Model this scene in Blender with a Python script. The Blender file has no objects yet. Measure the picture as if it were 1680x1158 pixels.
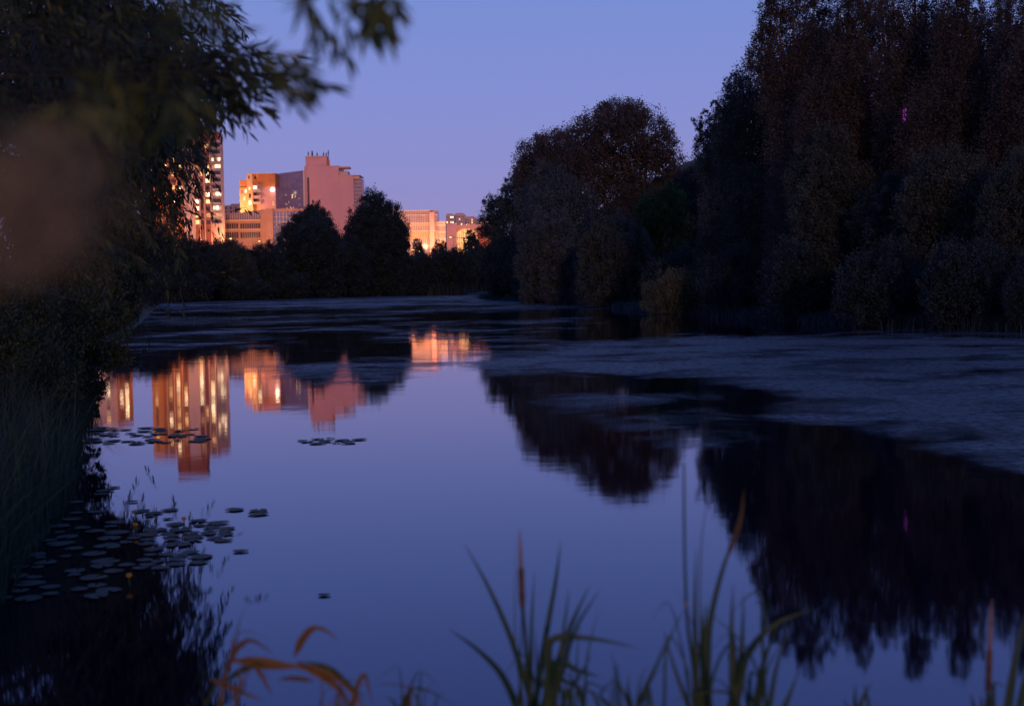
import bpy, math, random
import numpy as np
from mathutils import Vector, Matrix, noise as mnoise

sc = bpy.context.scene
COL = sc.collection
R = math.radians

# ------------------------------------------------------------------ camera
F, CX, CY, HOR, CAMH = 2333.33, 840.0, 579.0, 467.0, 1.6
PITCH = math.atan((CY - HOR) / F)
ROLL = R(0.95)
_f = Vector((0, math.cos(PITCH), -math.sin(PITCH)))
_r0 = Vector((1, 0, 0)); _u0 = Vector((0, math.sin(PITCH), math.cos(PITCH)))
_r = _r0 * math.cos(ROLL) - _u0 * math.sin(ROLL)
_u = _u0 * math.cos(ROLL) + _r0 * math.sin(ROLL)
CAM = Vector((0, 0, CAMH))

def P(px, py, D):
    d = _f + _r * ((px - CX) / F) + _u * ((CY - py) / F)
    return CAM + d * (D / d.y)

def W(px, py):
    d = _f + _r * ((px - CX) / F) + _u * ((CY - py) / F)
    return CAM + d * (-CAMH / d.z)

cd = bpy.data.cameras.new('camera')
cam = bpy.data.objects.new('camera', cd); COL.objects.link(cam)
cd.sensor_width = 36.0; cd.lens = 50.0; cd.clip_start = 0.05; cd.clip_end = 20000
m = Matrix.Identity(4)
for i in range(3):
    m[i][0] = _r[i]; m[i][1] = _u[i]; m[i][2] = -_f[i]; m[i][3] = CAM[i]
cam.matrix_world = m
cd.dof.use_dof = True; cd.dof.focus_distance = 26.0; cd.dof.aperture_fstop = 2.9
sc.camera = cam
sc.view_settings.view_transform = 'Standard'
sc.view_settings.look = 'None'
sc.view_settings.exposure = 0.0
sc.view_settings.gamma = 1.0
sc.cycles.max_bounces = 6
sc.cycles.transparent_max_bounces = 8

# ------------------------------------------------------------------ materials
def lin(r, g, b):
    def c(v):
        v /= 255.0
        return v / 12.92 if v <= 0.04045 else ((v + 0.055) / 1.055) ** 2.4
    return (c(r), c(g), c(b), 1.0)

def newmat(name):
    mt = bpy.data.materials.new(name); mt.use_nodes = True
    return mt, mt.node_tree, mt.node_tree.nodes['Principled BSDF']

def mat_noise(name, ca, cb, scale=1.0, detail=5.0, rough=0.85, bump=0.0, stretch=None, spec=0.3):
    mt, nt, b = newmat(name)
    tc = nt.nodes.new('ShaderNodeTexCoord'); src = tc.outputs['Object']
    if stretch:
        mp = nt.nodes.new('ShaderNodeMapping'); mp.inputs['Scale'].default_value = stretch
        nt.links.new(src, mp.inputs['Vector']); src = mp.outputs['Vector']
    n = nt.nodes.new('ShaderNodeTexNoise'); n.inputs['Scale'].default_value = scale; n.inputs['Detail'].default_value = detail
    nt.links.new(src, n.inputs['Vector'])
    rp = nt.nodes.new('ShaderNodeValToRGB')
    rp.color_ramp.elements[0].position = 0.32; rp.color_ramp.elements[0].color = (*ca, 1)
    rp.color_ramp.elements[1].position = 0.68; rp.color_ramp.elements[1].color = (*cb, 1)
    nt.links.new(n.outputs['Fac'], rp.inputs['Fac']); nt.links.new(rp.outputs['Color'], b.inputs['Base Color'])
    b.inputs['Roughness'].default_value = rough
    b.inputs['Specular IOR Level'].default_value = spec
    if bump:
        bp = nt.nodes.new('ShaderNodeBump'); bp.inputs['Strength'].default_value = bump
        nt.links.new(n.outputs['Fac'], bp.inputs['Height']); nt.links.new(bp.outputs['Normal'], b.inputs['Normal'])
    return mt

def mat_leaf(name, dark, light, rough=0.7, spec=0.25):
    mt, nt, b = newmat(name)
    at = nt.nodes.new('ShaderNodeAttribute'); at.attribute_name = 'tint'
    mx = nt.nodes.new('ShaderNodeMix'); mx.data_type = 'RGBA'
    mx.inputs['A'].default_value = (*dark, 1); mx.inputs['B'].default_value = (*light, 1)
    nt.links.new(at.outputs['Fac'], mx.inputs['Factor']); nt.links.new(mx.outputs['Result'], b.inputs['Base Color'])
    b.inputs['Roughness'].default_value = rough; b.inputs['Specular IOR Level'].default_value = spec
    tr = nt.nodes.new('ShaderNodeBsdfTranslucent'); nt.links.new(mx.outputs['Result'], tr.inputs['Color'])
    ms = nt.nodes.new('ShaderNodeMixShader'); ms.inputs['Fac'].default_value = 0.42
    nt.links.new(b.outputs['BSDF'], ms.inputs[1]); nt.links.new(tr.outputs['BSDF'], ms.inputs[2])
    nt.links.new(ms.outputs['Shader'], nt.nodes['Material Output'].inputs['Surface'])
    return mt

def mat_emit(name, col, strength, base=(0.3, 0.25, 0.2)):
    mt, nt, b = newmat(name)
    b.inputs['Base Color'].default_value = (*base, 1)
    tc = nt.nodes.new('ShaderNodeTexCoord')
    n = nt.nodes.new('ShaderNodeTexNoise'); n.inputs['Scale'].default_value = 0.9; n.inputs['Detail'].default_value = 2
    nt.links.new(tc.outputs['Object'], n.inputs['Vector'])
    mr = nt.nodes.new('ShaderNodeMapRange')
    mr.inputs['From Min'].default_value = 0.3; mr.inputs['From Max'].default_value = 0.7
    mr.inputs['To Min'].default_value = strength * 0.45; mr.inputs['To Max'].default_value = strength * 1.5
    nt.links.new(n.outputs['Fac'], mr.inputs['Value'])
    b.inputs['Emission Color'].default_value = (*col, 1)
    nt.links.new(mr.outputs['Result'], b.inputs['Emission Strength'])
    return mt

def mat_glass(name, col, rough=0.12, spec=0.8):
    mt = mat_noise(name, tuple(c * 0.75 for c in col), col, 0.4, 4, rough, 0.0, None, spec)
    return mt

M = {}
M['willow'] = mat_leaf('willow_leaves', (0.0229, 0.032, 0.0272), (0.0819, 0.096, 0.0816))
M['greywillow'] = mat_leaf('grey_willow_leaves', (0.0312, 0.0416, 0.045), (0.0936, 0.1118, 0.115))
M['poplar'] = mat_leaf('poplar_leaves', (0.0342, 0.0296, 0.0278), (0.1026, 0.0814, 0.074))
M['shrub'] = mat_leaf('shrub_leaves', (0.0097, 0.0188, 0.0225), (0.0338, 0.057, 0.0648))
M['green'] = mat_leaf('green_leaves', (0.0218, 0.0421, 0.0151), (0.0749, 0.1166, 0.037))
M['pale'] = mat_leaf('pale_leaves', (0.0338, 0.0448, 0.0286), (0.1235, 0.1372, 0.0806))
M['near'] = mat_leaf('near_willow_leaves', (0.0165, 0.0308, 0.0198), (0.0561, 0.0708, 0.0264), 0.55, 0.3)
M['nearolive'] = mat_leaf('lit_willow_leaves', (0.045, 0.06, 0.012), (0.15, 0.165, 0.035), 0.55, 0.3)  # paler copy of the near willow leaves, warm lamplight put into the colour
M['bark'] = mat_noise('bark', (0.03, 0.022, 0.016), (0.075, 0.055, 0.042), 6, 6, 0.9, 0.4, (1, 1, 0.2))
M['twig'] = mat_noise('dark_twig', (0.008, 0.007, 0.006), (0.02, 0.017, 0.013), 30, 4, 0.9)
M['grass'] = mat_leaf('bank_grass', (0.0153, 0.032, 0.021), (0.0612, 0.096, 0.0588))
M['reed'] = mat_leaf('reed_green', (0.014, 0.044, 0.020), (0.040, 0.082, 0.032), 0.55, 0.35)
M['reedorange'] = mat_leaf('reed_dry_warmlit', (0.09, 0.045, 0.010), (0.23, 0.115, 0.022), 0.6, 0.3)  # dry leaves, with the warm light on them put into the orange
M['reedbrown'] = mat_leaf('reed_brown', (0.035, 0.025, 0.012), (0.085, 0.05, 0.018), 0.6, 0.3)
M['spike'] = mat_noise('cattail_brown', (0.05, 0.026, 0.014), (0.11, 0.055, 0.024), 60, 4, 0.9, 0.3)
M['spiketip'] = mat_noise('cattail_tip', (0.15, 0.085, 0.045), (0.26, 0.14, 0.07), 60, 4, 0.9, 0.3)
M['plume'] = mat_leaf('reed_plume', (0.19, 0.135, 0.07), (0.42, 0.31, 0.17), 0.8, 0.1)
M['pad'] = mat_noise('lily_pad', (0.010, 0.022, 0.018), (0.032, 0.054, 0.044), 9, 5, 0.6, 0.1, None, 0.4)
M['bud'] = mat_noise('lily_yellow', (0.18, 0.11, 0.01), (0.30, 0.19, 0.02), 20, 3, 0.5)

M['pink'] = mat_noise('pink_plaster', (0.60, 0.30, 0.315), (0.66, 0.335, 0.345), 0.12, 6, 0.9)
M['salmon'] = mat_noise('salmon_panel', (0.58, 0.36, 0.32), (0.70, 0.45, 0.40), 0.25, 6, 0.9)
M['orange'] = mat_noise('orange_panel', (0.70, 0.27, 0.09), (0.84, 0.35, 0.12), 0.25, 6, 0.9)  # orange panels, the lamps' glow on them deepened into the colour
M['paleorange'] = mat_noise('pale_orange_panel', (0.82, 0.46, 0.24), (0.92, 0.54, 0.30), 0.3, 6, 0.9)  # pale orange panels, lamp glow put into the colour too
M['brick'] = mat_noise('dark_red_brick', (0.34, 0.10, 0.06), (0.46, 0.15, 0.09), 0.4, 6, 0.9)
M['brownorange'] = mat_noise('brown_orange_panel', (0.45, 0.15, 0.06), (0.56, 0.20, 0.09), 0.3, 6, 0.9)
M['ochre'] = mat_noise('ochre_wall', (0.50, 0.25, 0.185), (0.60, 0.30, 0.225), 0.3, 6, 0.9)
M['mullion'] = mat_noise('pale_mullion', (0.62, 0.46, 0.40), (0.75, 0.56, 0.5), 0.5, 3, 0.7)
M['darkwin'] = mat_glass('dark_window', (0.09, 0.05, 0.065), 0.15, 0.5)
M['bluewin'] = mat_glass('sky_tinted_glass', (0.26, 0.22, 0.40), 0.12, 0.8)  # reflected evening sky put into the base colour
M['purplewin'] = mat_glass('purple_glass', (0.30, 0.19, 0.27), 0.18, 0.6)
M['slot'] = mat_noise('slot_dark', (0.08, 0.04, 0.06), (0.14, 0.07, 0.09), 0.5, 3, 0.9)
M['metal'] = mat_noise('dark_metal', (0.05, 0.045, 0.05), (0.09, 0.08, 0.085), 3, 3, 0.6)
M['balcony'] = mat_noise('balcony_front', (0.46, 0.34, 0.34), (0.62, 0.47, 0.45), 0.6, 4, 0.85)
M['win_white'] = mat_emit('lit_window_white', (1.0, 0.72, 0.40), 3.2)
M['win_warm'] = mat_emit('lit_window_warm', (1.0, 0.52, 0.18), 1.9)
M['win_dim'] = mat_emit('lit_window_dim', (1.0, 0.42, 0.16), 0.55)
M['lamp'] = mat_emit('lamp_bulb', (1.0, 0.50, 0.14), 3.6)
M['lampwhite'] = mat_emit('flood_bulb', (1.0, 0.80, 0.52), 7.0)
M['magenta'] = mat_emit('magenta_bulb', (0.6, 0.04, 0.75), 0.75)
M['arch'] = mat_emit('lit_hall_glass', (1.0, 0.42, 0.13), 1.15)

# leafy reflections on the partly mirrored curtain wall are imitated by small glowing spots
# ------------------------------------------------------------------ mesh helpers
def link(o, parent=None):
    COL.objects.link(o)
    if parent is not None: o.parent = parent
    return o

def tag(o, label=None, cat=None, group=None, kind=None):
    if label: o['label'] = label
    if cat: o['category'] = cat
    if group: o['group'] = group
    if kind: o['kind'] = kind
    return o

def empty(name, loc, label, cat, group=None):
    o = bpy.data.objects.new(name, None); o.location = loc; o.empty_display_size = 0.2
    link(o); tag(o, label, cat, group)
    o['_loc'] = list(loc)
    del o['_loc']
    return o

def mesh_np(name, V, Fq, mat, parent=None, tint=None, smooth=False):
    """V (n,3) world coordinates; Fq (k,4) or (k,3) faces."""
    V = np.asarray(V, np.float32); Fq = np.asarray(Fq, np.int32)
    if parent is not None:
        off = np.zeros(3, np.float32); p = parent
        while p is not None:
            off += np.array(p.location, np.float32); p = p.parent
        V = V - off
    me = bpy.data.meshes.new(name)
    k = Fq.shape[1]
    me.vertices.add(len(V)); me.vertices.foreach_set('co', V.ravel())
    me.loops.add(Fq.size); me.loops.foreach_set('vertex_index', Fq.ravel())
    me.polygons.add(len(Fq)); me.polygons.foreach_set('loop_start', np.arange(0, Fq.size, k, dtype=np.int32))
    me.polygons.foreach_set('loop_total', np.full(len(Fq), k, np.int32))
    if smooth: me.polygons.foreach_set('use_smooth', np.ones(len(Fq), bool))
    if tint is not None:
        a = me.attributes.new('tint', 'FLOAT', 'POINT'); a.data.foreach_set('value', np.asarray(tint, np.float32))
    me.update(calc_edges=True); me.validate()
    me.materials.append(mat)
    return link(bpy.data.objects.new(name, me), parent)

class MB:
    def __init__(s): s.v = []; s.f = []; s.t = []
    def add(s, vs, fs, tint=0.5):
        b = len(s.v); s.v += [tuple(v) for v in vs]; s.f += [tuple(b + i for i in f) for f in fs]; s.t += [tint] * len(vs)
    def box(s, x0, x1, y0, y1, z0, z1):
        s.add([(x0, y0, z0), (x1, y0, z0), (x1, y1, z0), (x0, y1, z0), (x0, y0, z1), (x1, y0, z1), (x1, y1, z1), (x0, y1, z1)],
              [(3, 2, 1, 0), (4, 5, 6, 7), (0, 1, 5, 4), (1, 2, 6, 5), (2, 3, 7, 6), (3, 0, 4, 7)])
    def prism(s, pts, z0, z1s):
        n = len(pts)
        if not hasattr(z1s, '__len__'): z1s = [z1s] * n
        vs = [(x, y, z0) for x, y in pts] + [(x, y, z) for (x, y), z in zip(pts, z1s)]
        s.add(vs, [tuple(range(n - 1, -1, -1)), tuple(range(n, 2 * n))] + [(i, (i + 1) % n, n + (i + 1) % n, n + i) for i in range(n)])
    def tube(s, pts, radii, sides=7, tint=0.5):
        pts = [Vector(p) for p in pts]; b = len(s.v); n = len(pts)
        for i, p in enumerate(pts):
            d = (pts[min(i + 1, n - 1)] - pts[max(i - 1, 0)]).normalized()
            a = d.cross(Vector((0.31, 0.87, 0.13))).normalized(); c = d.cross(a)
            for k in range(sides):
                t = 2 * math.pi * k / sides
                s.v.append(tuple(p + (a * math.cos(t) + c * math.sin(t)) * radii[i])); s.t.append(tint)
        for i in range(n - 1):
            for k in range(sides):
                s.f.append((b + i * sides + k, b + i * sides + (k + 1) % sides, b + (i + 1) * sides + (k + 1) % sides, b + (i + 1) * sides + k))
        s.f.append(tuple(b + (n - 1) * sides + k for k in range(sides)))
        s.f.append(tuple(b + sides - 1 - k for k in range(sides)))
    def ball(s, c, r, seg=10, rings=6, sz=1.0):
        b = len(s.v); c = Vector(c)
        s.v.append(tuple(c - Vector((0, 0, r * sz)))); s.t.append(.5)
        for i in range(1, rings):
            ph = -math.pi / 2 + math.pi * i / rings
            for k in range(seg):
                th = 2 * math.pi * k / seg
                s.v.append((c.x + r * math.cos(ph) * math.cos(th), c.y + r * math.cos(ph) * math.sin(th), c.z + r * sz * math.sin(ph))); s.t.append(.5)
        s.v.append(tuple(c + Vector((0, 0, r * sz)))); s.t.append(.5); e = len(s.v) - 1
        for k in range(seg):
            s.f.append((b, b + 1 + (k + 1) % seg, b + 1 + k)); s.f.append((e, b + 1 + (rings - 2) * seg + k, b + 1 + (rings - 2) * seg + (k + 1) % seg))
        for i in range(rings - 2):
            for k in range(seg):
                p = b + 1 + i * seg
                s.f.append((p + k, p + (k + 1) % seg, p + seg + (k + 1) % seg, p + seg + k))
    def build(s, name, mat, parent=None, smooth=False):
        off = Vector((0, 0, 0)); p = parent
        while p is not None: off += p.location; p = p.parent
        me = bpy.data.meshes.new(name)
        me.from_pydata([(v[0] - off.x, v[1] - off.y, v[2] - off.z) for v in s.v], [], s.f)
        a = me.attributes.new('tint', 'FLOAT', 'POINT'); a.data.foreach_set('value', np.asarray(s.t, np.float32))
        if smooth: me.polygons.foreach_set('use_smooth', [True] * len(me.polygons))
        me.update(); me.materials.append(mat)
        return link(bpy.data.objects.new(name, me), parent)

# ------------------------------------------------------------------ world and sun
SUN_EL = 8.0
sun_to = Vector((-0.10, 0.99, -math.tan(R(SUN_EL)))).normalized()
wd = bpy.data.worlds.new('World'); sc.world = wd; wd.use_nodes = True
nt = wd.node_tree; bg = nt.nodes['Background']
sky = nt.nodes.new('ShaderNodeTexSky'); sky.sky_type = 'NISHITA'; sky.sun_disc = False
sky.sun_elevation = R(SUN_EL); sky.sun_rotation = math.atan2(-sun_to.x, -sun_to.y)
tc = nt.nodes.new('ShaderNodeTexCoord'); sp = nt.nodes.new('ShaderNodeSeparateXYZ')
nt.links.new(tc.outputs['Generated'], sp.inputs['Vector'])
rp = nt.nodes.new('ShaderNodeValToRGB'); cr = rp.color_ramp; cr.interpolation = 'EASE'
stops = [(0.0, lin(150, 136, 190)), (0.035, lin(146, 136, 193)), (0.068, lin(139, 137, 200)), (0.13, lin(128, 139, 208)),
         (0.20, lin(117, 138, 208)), (0.34, lin(100, 124, 198)), (0.60, lin(76, 100, 178)), (1.0, lin(58, 82, 160))]
cr.interpolation = 'LINEAR'
while len(cr.elements) < len(stops): cr.elements.new(0.5)
for e, (p, c) in zip(cr.elements, stops): e.position = p; e.color = c
nt.links.new(sp.outputs['Z'], rp.inputs['Fac'])
# dusk: the physical sky is only a faint tint over the blue-hour gradient of the evening air
sm = nt.nodes.new('ShaderNodeMix'); sm.data_type = 'RGBA'; sm.blend_type = 'ADD'
sm.inputs['Factor'].default_value = 0.004
nt.links.new(rp.outputs['Color'], sm.inputs['A']); nt.links.new(sky.outputs['Color'], sm.inputs['B'])
nt.links.new(sm.outputs['Result'], bg.inputs['Color']); bg.inputs['Strength'].default_value = 1.0

sl = bpy.data.lights.new('sun', 'SUN'); sl.energy = 1.05; sl.angle = R(3); sl.color = (1.0, 0.50, 0.30)
so = bpy.data.objects.new('sun', sl); link(so)
so.rotation_euler = sun_to.to_track_quat('-Z', 'Y').to_euler()

# ------------------------------------------------------------------ shoreline, terrain, water
def wp(px, py):
    w = W(px, py); return (w.x, w.y)
SHORE = [(-1.3, 3.2), (1.2, 2.9), (4, 2.7), (12, 2.5), (20, 6), (22, 20), (17, 34)] + \
        [wp(1680, 545), wp(1500, 538), wp(1350, 530), wp(1150, 515), wp(1000, 503), wp(900, 497), wp(797, 491), wp(800, 485)] + \
        [wp(760, 482.5), wp(670, 483.5), wp(560, 486), wp(430, 489.5), wp(265, 497), wp(215, 545), wp(190, 575), wp(140, 640),
         wp(92, 690), wp(62, 790), wp(5, 930), (-2.5, 6.2), (-2.1, 4.4)]
SH = np.array(SHORE)

def sdist(x, y):
    """signed distance to the waterline: positive on land"""
    x = np.asarray(x, float); y = np.asarray(y, float)
    d2 = np.full(x.shape, 1e18); ins = np.zeros(x.shape, bool)
    n = len(SH)
    for i in range(n):
        ax, ay = SH[i]; bx, by = SH[(i + 1) % n]
        ex, ey = bx - ax, by - ay
        t = np.clip(((x - ax) * ex + (y - ay) * ey) / (ex * ex + ey * ey), 0, 1)
        d2 = np.minimum(d2, (x - ax - t * ex) ** 2 + (y - ay - t * ey) ** 2)
        c = ((ay > y) != (by > y))
        with np.errstate(divide='ignore', invalid='ignore'):
            c &= x < (bx - ax) * (y - ay) / (by - ay if by != ay else 1e-9) + ax
        ins ^= c
    d = np.sqrt(d2)
    return np.where(ins, -d, d)

def sstep(a, b, v):
    t = np.clip((v - a) / (b - a), 0, 1); return t * t * (3 - 2 * t)

def terrain(x, y):
    d = sdist(x, y)
    z = np.where(d < 0, np.maximum(-1.5, 0.3 * d), 0.25 * np.minimum(d, 1.6) + 0.012 * np.clip(d - 1.6, 0, 60))
    hill = 17.2 * sstep(8, 21, x - 0.0) * sstep(105, 190, y) * (1 - sstep(420, 700, y))
    z = z + np.where(d > 0, hill * sstep(0, 30, d), 0)
    city = 8.0 * sstep(330, 450, y) * (1 - sstep(8, 20, hill))
    z = z + np.where(d > 0, city * sstep(0, 60, d), 0)
    return z

def gz(x, y): return float(terrain(np.array([x]), np.array([y]))[0])

def axis(segs):
    out = []
    for a, b, n in segs: out += list(np.linspace(a, b, n, endpoint=False))
    return np.array(out + [segs[-1][1]])
gx = axis([(-6000, -800, 8), (-800, -120, 20), (-120, -40, 30), (-40, -12, 40), (-12, 24, 110), (24, 60, 40), (60, 160, 25), (160, 800, 16), (800, 6000, 8)])
gy = axis([(-600, -30, 10), (-30, 0, 14), (0, 30, 90), (30, 110, 110), (110, 300, 110), (300, 700, 40), (700, 1500, 10), (1500, 9000, 8)])
XX, YY = np.meshgrid(gx, gy); ZZ = terrain(XX, YY)
rng = np.random.default_rng(1)
ZZ = ZZ + np.where(ZZ > 0.15, rng.normal(0, 0.02, ZZ.shape), 0)
V = np.stack([XX.ravel(), YY.ravel(), ZZ.ravel()], 1)
nx = len(gx); ny = len(gy)
ii, jj = np.meshgrid(np.arange(nx - 1), np.arange(ny - 1))
q = (jj * nx + ii).ravel()
Fq = np.stack([q, q + 1, q + nx + 1, q + nx], 1)
M['ground'] = mat_noise('bank_soil_grass', (0.014, 0.018, 0.009), (0.035, 0.045, 0.020), 0.8, 8, 0.95, 0.3)
g = mesh_np('ground', V, Fq, M['ground'], smooth=True); tag(g, kind='structure')

# water: a mirror with Fresnel over a dark blue body, very fine long ripples
mt, nt, b = newmat('pond_water')
tcw = nt.nodes.new('ShaderNodeTexCoord')
def wnoise(scale, detail):
    n = nt.nodes.new('ShaderNodeTexNoise'); n.inputs['Scale'].default_value = scale; n.inputs['Detail'].default_value = detail
    nt.links.new(tcw.outputs['Object'], n.inputs['Vector']); return n
n1 = wnoise(0.9, 3); n2 = wnoise(0.06, 4)
bp = nt.nodes.new('ShaderNodeBump'); bp.inputs['Strength'].default_value = 0.03; bp.inputs['Distance'].default_value = 0.05
nt.links.new(n1.outputs['Fac'], bp.inputs['Height'])
gl = nt.nodes.new('ShaderNodeBsdfGlossy'); gl.distribution = 'BECKMANN'; gl.inputs['Color'].default_value = (0.97, 0.96, 1.0, 1)
mr = nt.nodes.new('ShaderNodeMapRange'); mr.inputs['From Min'].default_value = 0.35; mr.inputs['From Max'].default_value = 0.7
mr.inputs['To Min'].default_value = 0.035; mr.inputs['To Max'].default_value = 0.065
nt.links.new(n2.outputs['Fac'], mr.inputs['Value']); nt.links.new(mr.outputs['Result'], gl.inputs['Roughness'])
df = nt.nodes.new('ShaderNodeBsdfDiffuse'); df.inputs['Color'].default_value = (0.001, 0.0025, 0.009, 1)
fr = nt.nodes.new('ShaderNodeFresnel'); fr.inputs['IOR'].default_value = 1.74
nt.links.new(bp.outputs['Normal'], gl.inputs['Normal'])
wt = nt.nodes.new('ShaderNodeValToRGB')
wt.color_ramp.elements[0].position = 0.30; wt.color_ramp.elements[0].color = (0.70, 0.75, 1.0, 1)
wt.color_ramp.elements[1].position = 0.62; wt.color_ramp.elements[1].color = (0.96, 0.95, 1.0, 1)
nt.links.new(fr.outputs['Fac'], wt.inputs['Fac']); nt.links.new(wt.outputs['Color'], gl.inputs['Color'])
mx = nt.nodes.new('ShaderNodeMixShader')
nt.links.new(fr.outputs['Fac'], mx.inputs['Fac']); nt.links.new(df.outputs['BSDF'], mx.inputs[1]); nt.links.new(gl.outputs['BSDF'], mx.inputs[2])
nt.links.new(mx.outputs['Shader'], nt.nodes['Material Output'].inputs['Surface'])
wb = MB(); wb.add([(-90, 1.5, 0), (40, 1.5, 0), (40, 300, 0), (-90, 300, 0)], [(0, 1, 2, 3)])
w = wb.build('water', mt); tag(w, kind='structure')

# floating algae and duckweed film: one thin sheet 4 mm above the water, holes by noise
def poly_soft(px, py, poly):
    n = len(poly); ins = np.zeros(px.shape, bool); d2 = np.full(px.shape, 1e18)
    for i in range(n):
        ax, ay = poly[i]; bx, by = poly[(i + 1) % n]; ex, ey = bx - ax, by - ay
        sy = 5.0   # heights count more: foreshortened
        t = np.clip(((px - ax) * ex + sy * sy * (py - ay) * ey) / (ex * ex + sy * sy * ey * ey + 1e-9), 0, 1)
        d2 = np.minimum(d2, (px - ax - t * ex) ** 2 + (sy * (py - ay - t * ey)) ** 2)
        c = ((ay > py) != (by > py)); c &= px < (bx - ax) * (py - ay) / ((by - ay) if by != ay else 1e-9) + ax
        ins ^= c
    d = np.sqrt(d2); return np.where(ins, d, -d)
nu, nv = 300, 190
uu = np.linspace(-0.42, 0.42, nu); pr = np.concatenate([np.linspace(483, 520, 60), np.linspace(520.5, 640, 90), np.linspace(641.5, 800, 40)])
dd = CAMH * F / (pr - HOR)
DD, UU = np.meshgrid(dd, uu, indexing='ij')
WX, WY = UU * DD, DD
PX = CX + UU * F; PY = (HOR + CAMH * F / DD) - (PX - CX) * math.tan(ROLL)
big = poly_soft(PX, PY, [(770, 578), (900, 572), (1000, 560), (1130, 549), (1350, 545), (1560, 546), (1800, 548), (1800, 800), (1680, 770), (1560, 745), (1450, 724), (1360, 704), (1290, 690),
                         (1235, 668), (1262, 650), (1215, 630), (1130, 621), (960, 618), (880, 612), (800, 613), (770, 600)])
mid = poly_soft(PX, PY, [(800, 614), (1250, 625), (1300, 700), (1500, 745), (1240, 745), (1050, 748), (900, 690)])
lft = poly_soft(PX, PY, [(430, 596), (560, 586), (670, 578), (800, 585), (740, 610), (660, 632), (560, 634), (440, 622)])
far = (1 - sstep(498, 512, PY))
cov = np.full(PX.shape, -0.35)
cov = np.where(PY < 600, np.maximum(cov, -0.10 + 0.16 * far - 0.14 * sstep(555, 600, PY) - 0.16 * sstep(880, 1050, PX)), cov)
cov = np.maximum(cov, -0.42 + 0.56 * sstep(-150, 95, big))
cov = np.maximum(cov, -0.42 + 0.30 * sstep(-90, 120, mid))
cov = np.maximum(cov, -0.42 + 0.38 * sstep(-90, 70, lft))
cov = np.where((PY > 600) & (big < -150) & (mid < -90) & (lft < -90), -1.0, cov)
V = np.stack([WX.ravel(), WY.ravel(), np.full(WX.size, 0.004)], 1)
ii, jj = np.meshgrid(np.arange(nu - 1), np.arange(len(pr) - 1)); q = (jj * nu + ii).ravel()
Fq = np.stack([q, q + nu, q + nu + 1, q + 1], 1)
cf = cov.ravel(); sd = sdist(WX, WY).ravel()
keep = (cf[Fq].max(1) > -0.9) & (sd[Fq].max(1) < 0.4)
mt, nt, b = newmat('algae_film')
tcw = nt.nodes.new('ShaderNodeTexCoord')
at = nt.nodes.new('ShaderNodeAttribute'); at.attribute_name = 'tint'
na = wnoise(0.42, 9); na.inputs['Roughness'].default_value = 0.62; na.inputs['Distortion'].default_value = 0.8
na2 = wnoise(0.075, 6); na2.inputs['Roughness'].default_value = 0.6; na2.inputs['Distortion'].default_value = 0.6
av = nt.nodes.new('ShaderNodeMix'); av.inputs['Factor'].default_value = 0.5
nt.links.new(na.outputs['Fac'], av.inputs['A']); nt.links.new(na2.outputs['Fac'], av.inputs['B'])
ad = nt.nodes.new('ShaderNodeMath'); ad.operation = 'ADD'
ct = nt.nodes.new('ShaderNodeMath'); ct.operation = 'MULTIPLY_ADD'; ct.inputs[1].default_value = 2.0; ct.inputs[2].default_value = -0.5
nt.links.new(av.outputs['Result'], ct.inputs[0]); nt.links.new(ct.outputs['Value'], ad.inputs[0]); nt.links.new(at.outputs['Fac'], ad.inputs[1])
mrf = nt.nodes.new('ShaderNodeMapRange'); mrf.interpolation_type = 'SMOOTHSTEP'
mrf.inputs['From Min'].default_value = 0.36; mrf.inputs['From Max'].default_value = 0.68; mrf.inputs['To Max'].default_value = 0.9
nt.links.new(ad.outputs['Value'], mrf.inputs['Value'])
nb = wnoise(7.0, 9); nb.inputs['Roughness'].default_value = 0.75
rpf = nt.nodes.new('ShaderNodeValToRGB'); rpf.color_ramp.elements[0].color = (0.018, 0.034, 0.046, 1); rpf.color_ramp.elements[1].color = (0.105, 0.150, 0.172, 1)
rpf.color_ramp.elements[0].position = 0.35; rpf.color_ramp.elements[1].position = 0.65
nt.links.new(nb.outputs['Fac'], rpf.inputs['Fac']); nt.links.new(rpf.outputs['Color'], b.inputs['Base Color'])
b.inputs['Roughness'].default_value = 0.55; b.inputs['Specular IOR Level'].default_value = 0.35
gr_ = nt.nodes.new('ShaderNodeMapRange'); gr_.inputs['From Min'].default_value = 0.36; gr_.inputs['From Max'].default_value = 0.58; gr_.inputs['To Min'].default_value = 0.45
nt.links.new(nb.outputs['Fac'], gr_.inputs['Value'])
ml = nt.nodes.new('ShaderNodeMath'); ml.operation = 'MULTIPLY'
nt.links.new(mrf.outputs['Result'], ml.inputs[0]); nt.links.new(gr_.outputs['Result'], ml.inputs[1]); nt.links.new(ml.outputs['Value'], b.inputs['Alpha'])
o = mesh_np('algae_film', V, Fq[keep], mt, tint=cf)
tag(o, 'pale grey green algae film floating in streaks on the dark water', 'algae', kind='stuff')

# ------------------------------------------------------------------ foliage
def rhombs(c, d, L, Wd, rng):
    """leaf faces: centres c (n,3), directions d (n,3), lengths L, widths Wd"""
    n = len(c)
    d = d / (np.linalg.norm(d, axis=1, keepdims=True) + 1e-9)
    s = np.cross(d, rng.normal(size=(n, 3))); s /= (np.linalg.norm(s, axis=1, keepdims=True) + 1e-9)
    L = np.broadcast_to(np.asarray(L, float), (n,))[:, None]; Wd = np.broadcast_to(np.asarray(Wd, float), (n,))[:, None]
    v = np.stack([c - d * L * .5, c + s * Wd * .5 - d * L * 0.05, c + d * L * .5, c - s * Wd * .5 - d * L * 0.05], 1)
    f = np.arange(4 * n).reshape(n, 4)
    return v.reshape(-1, 3), f

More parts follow.
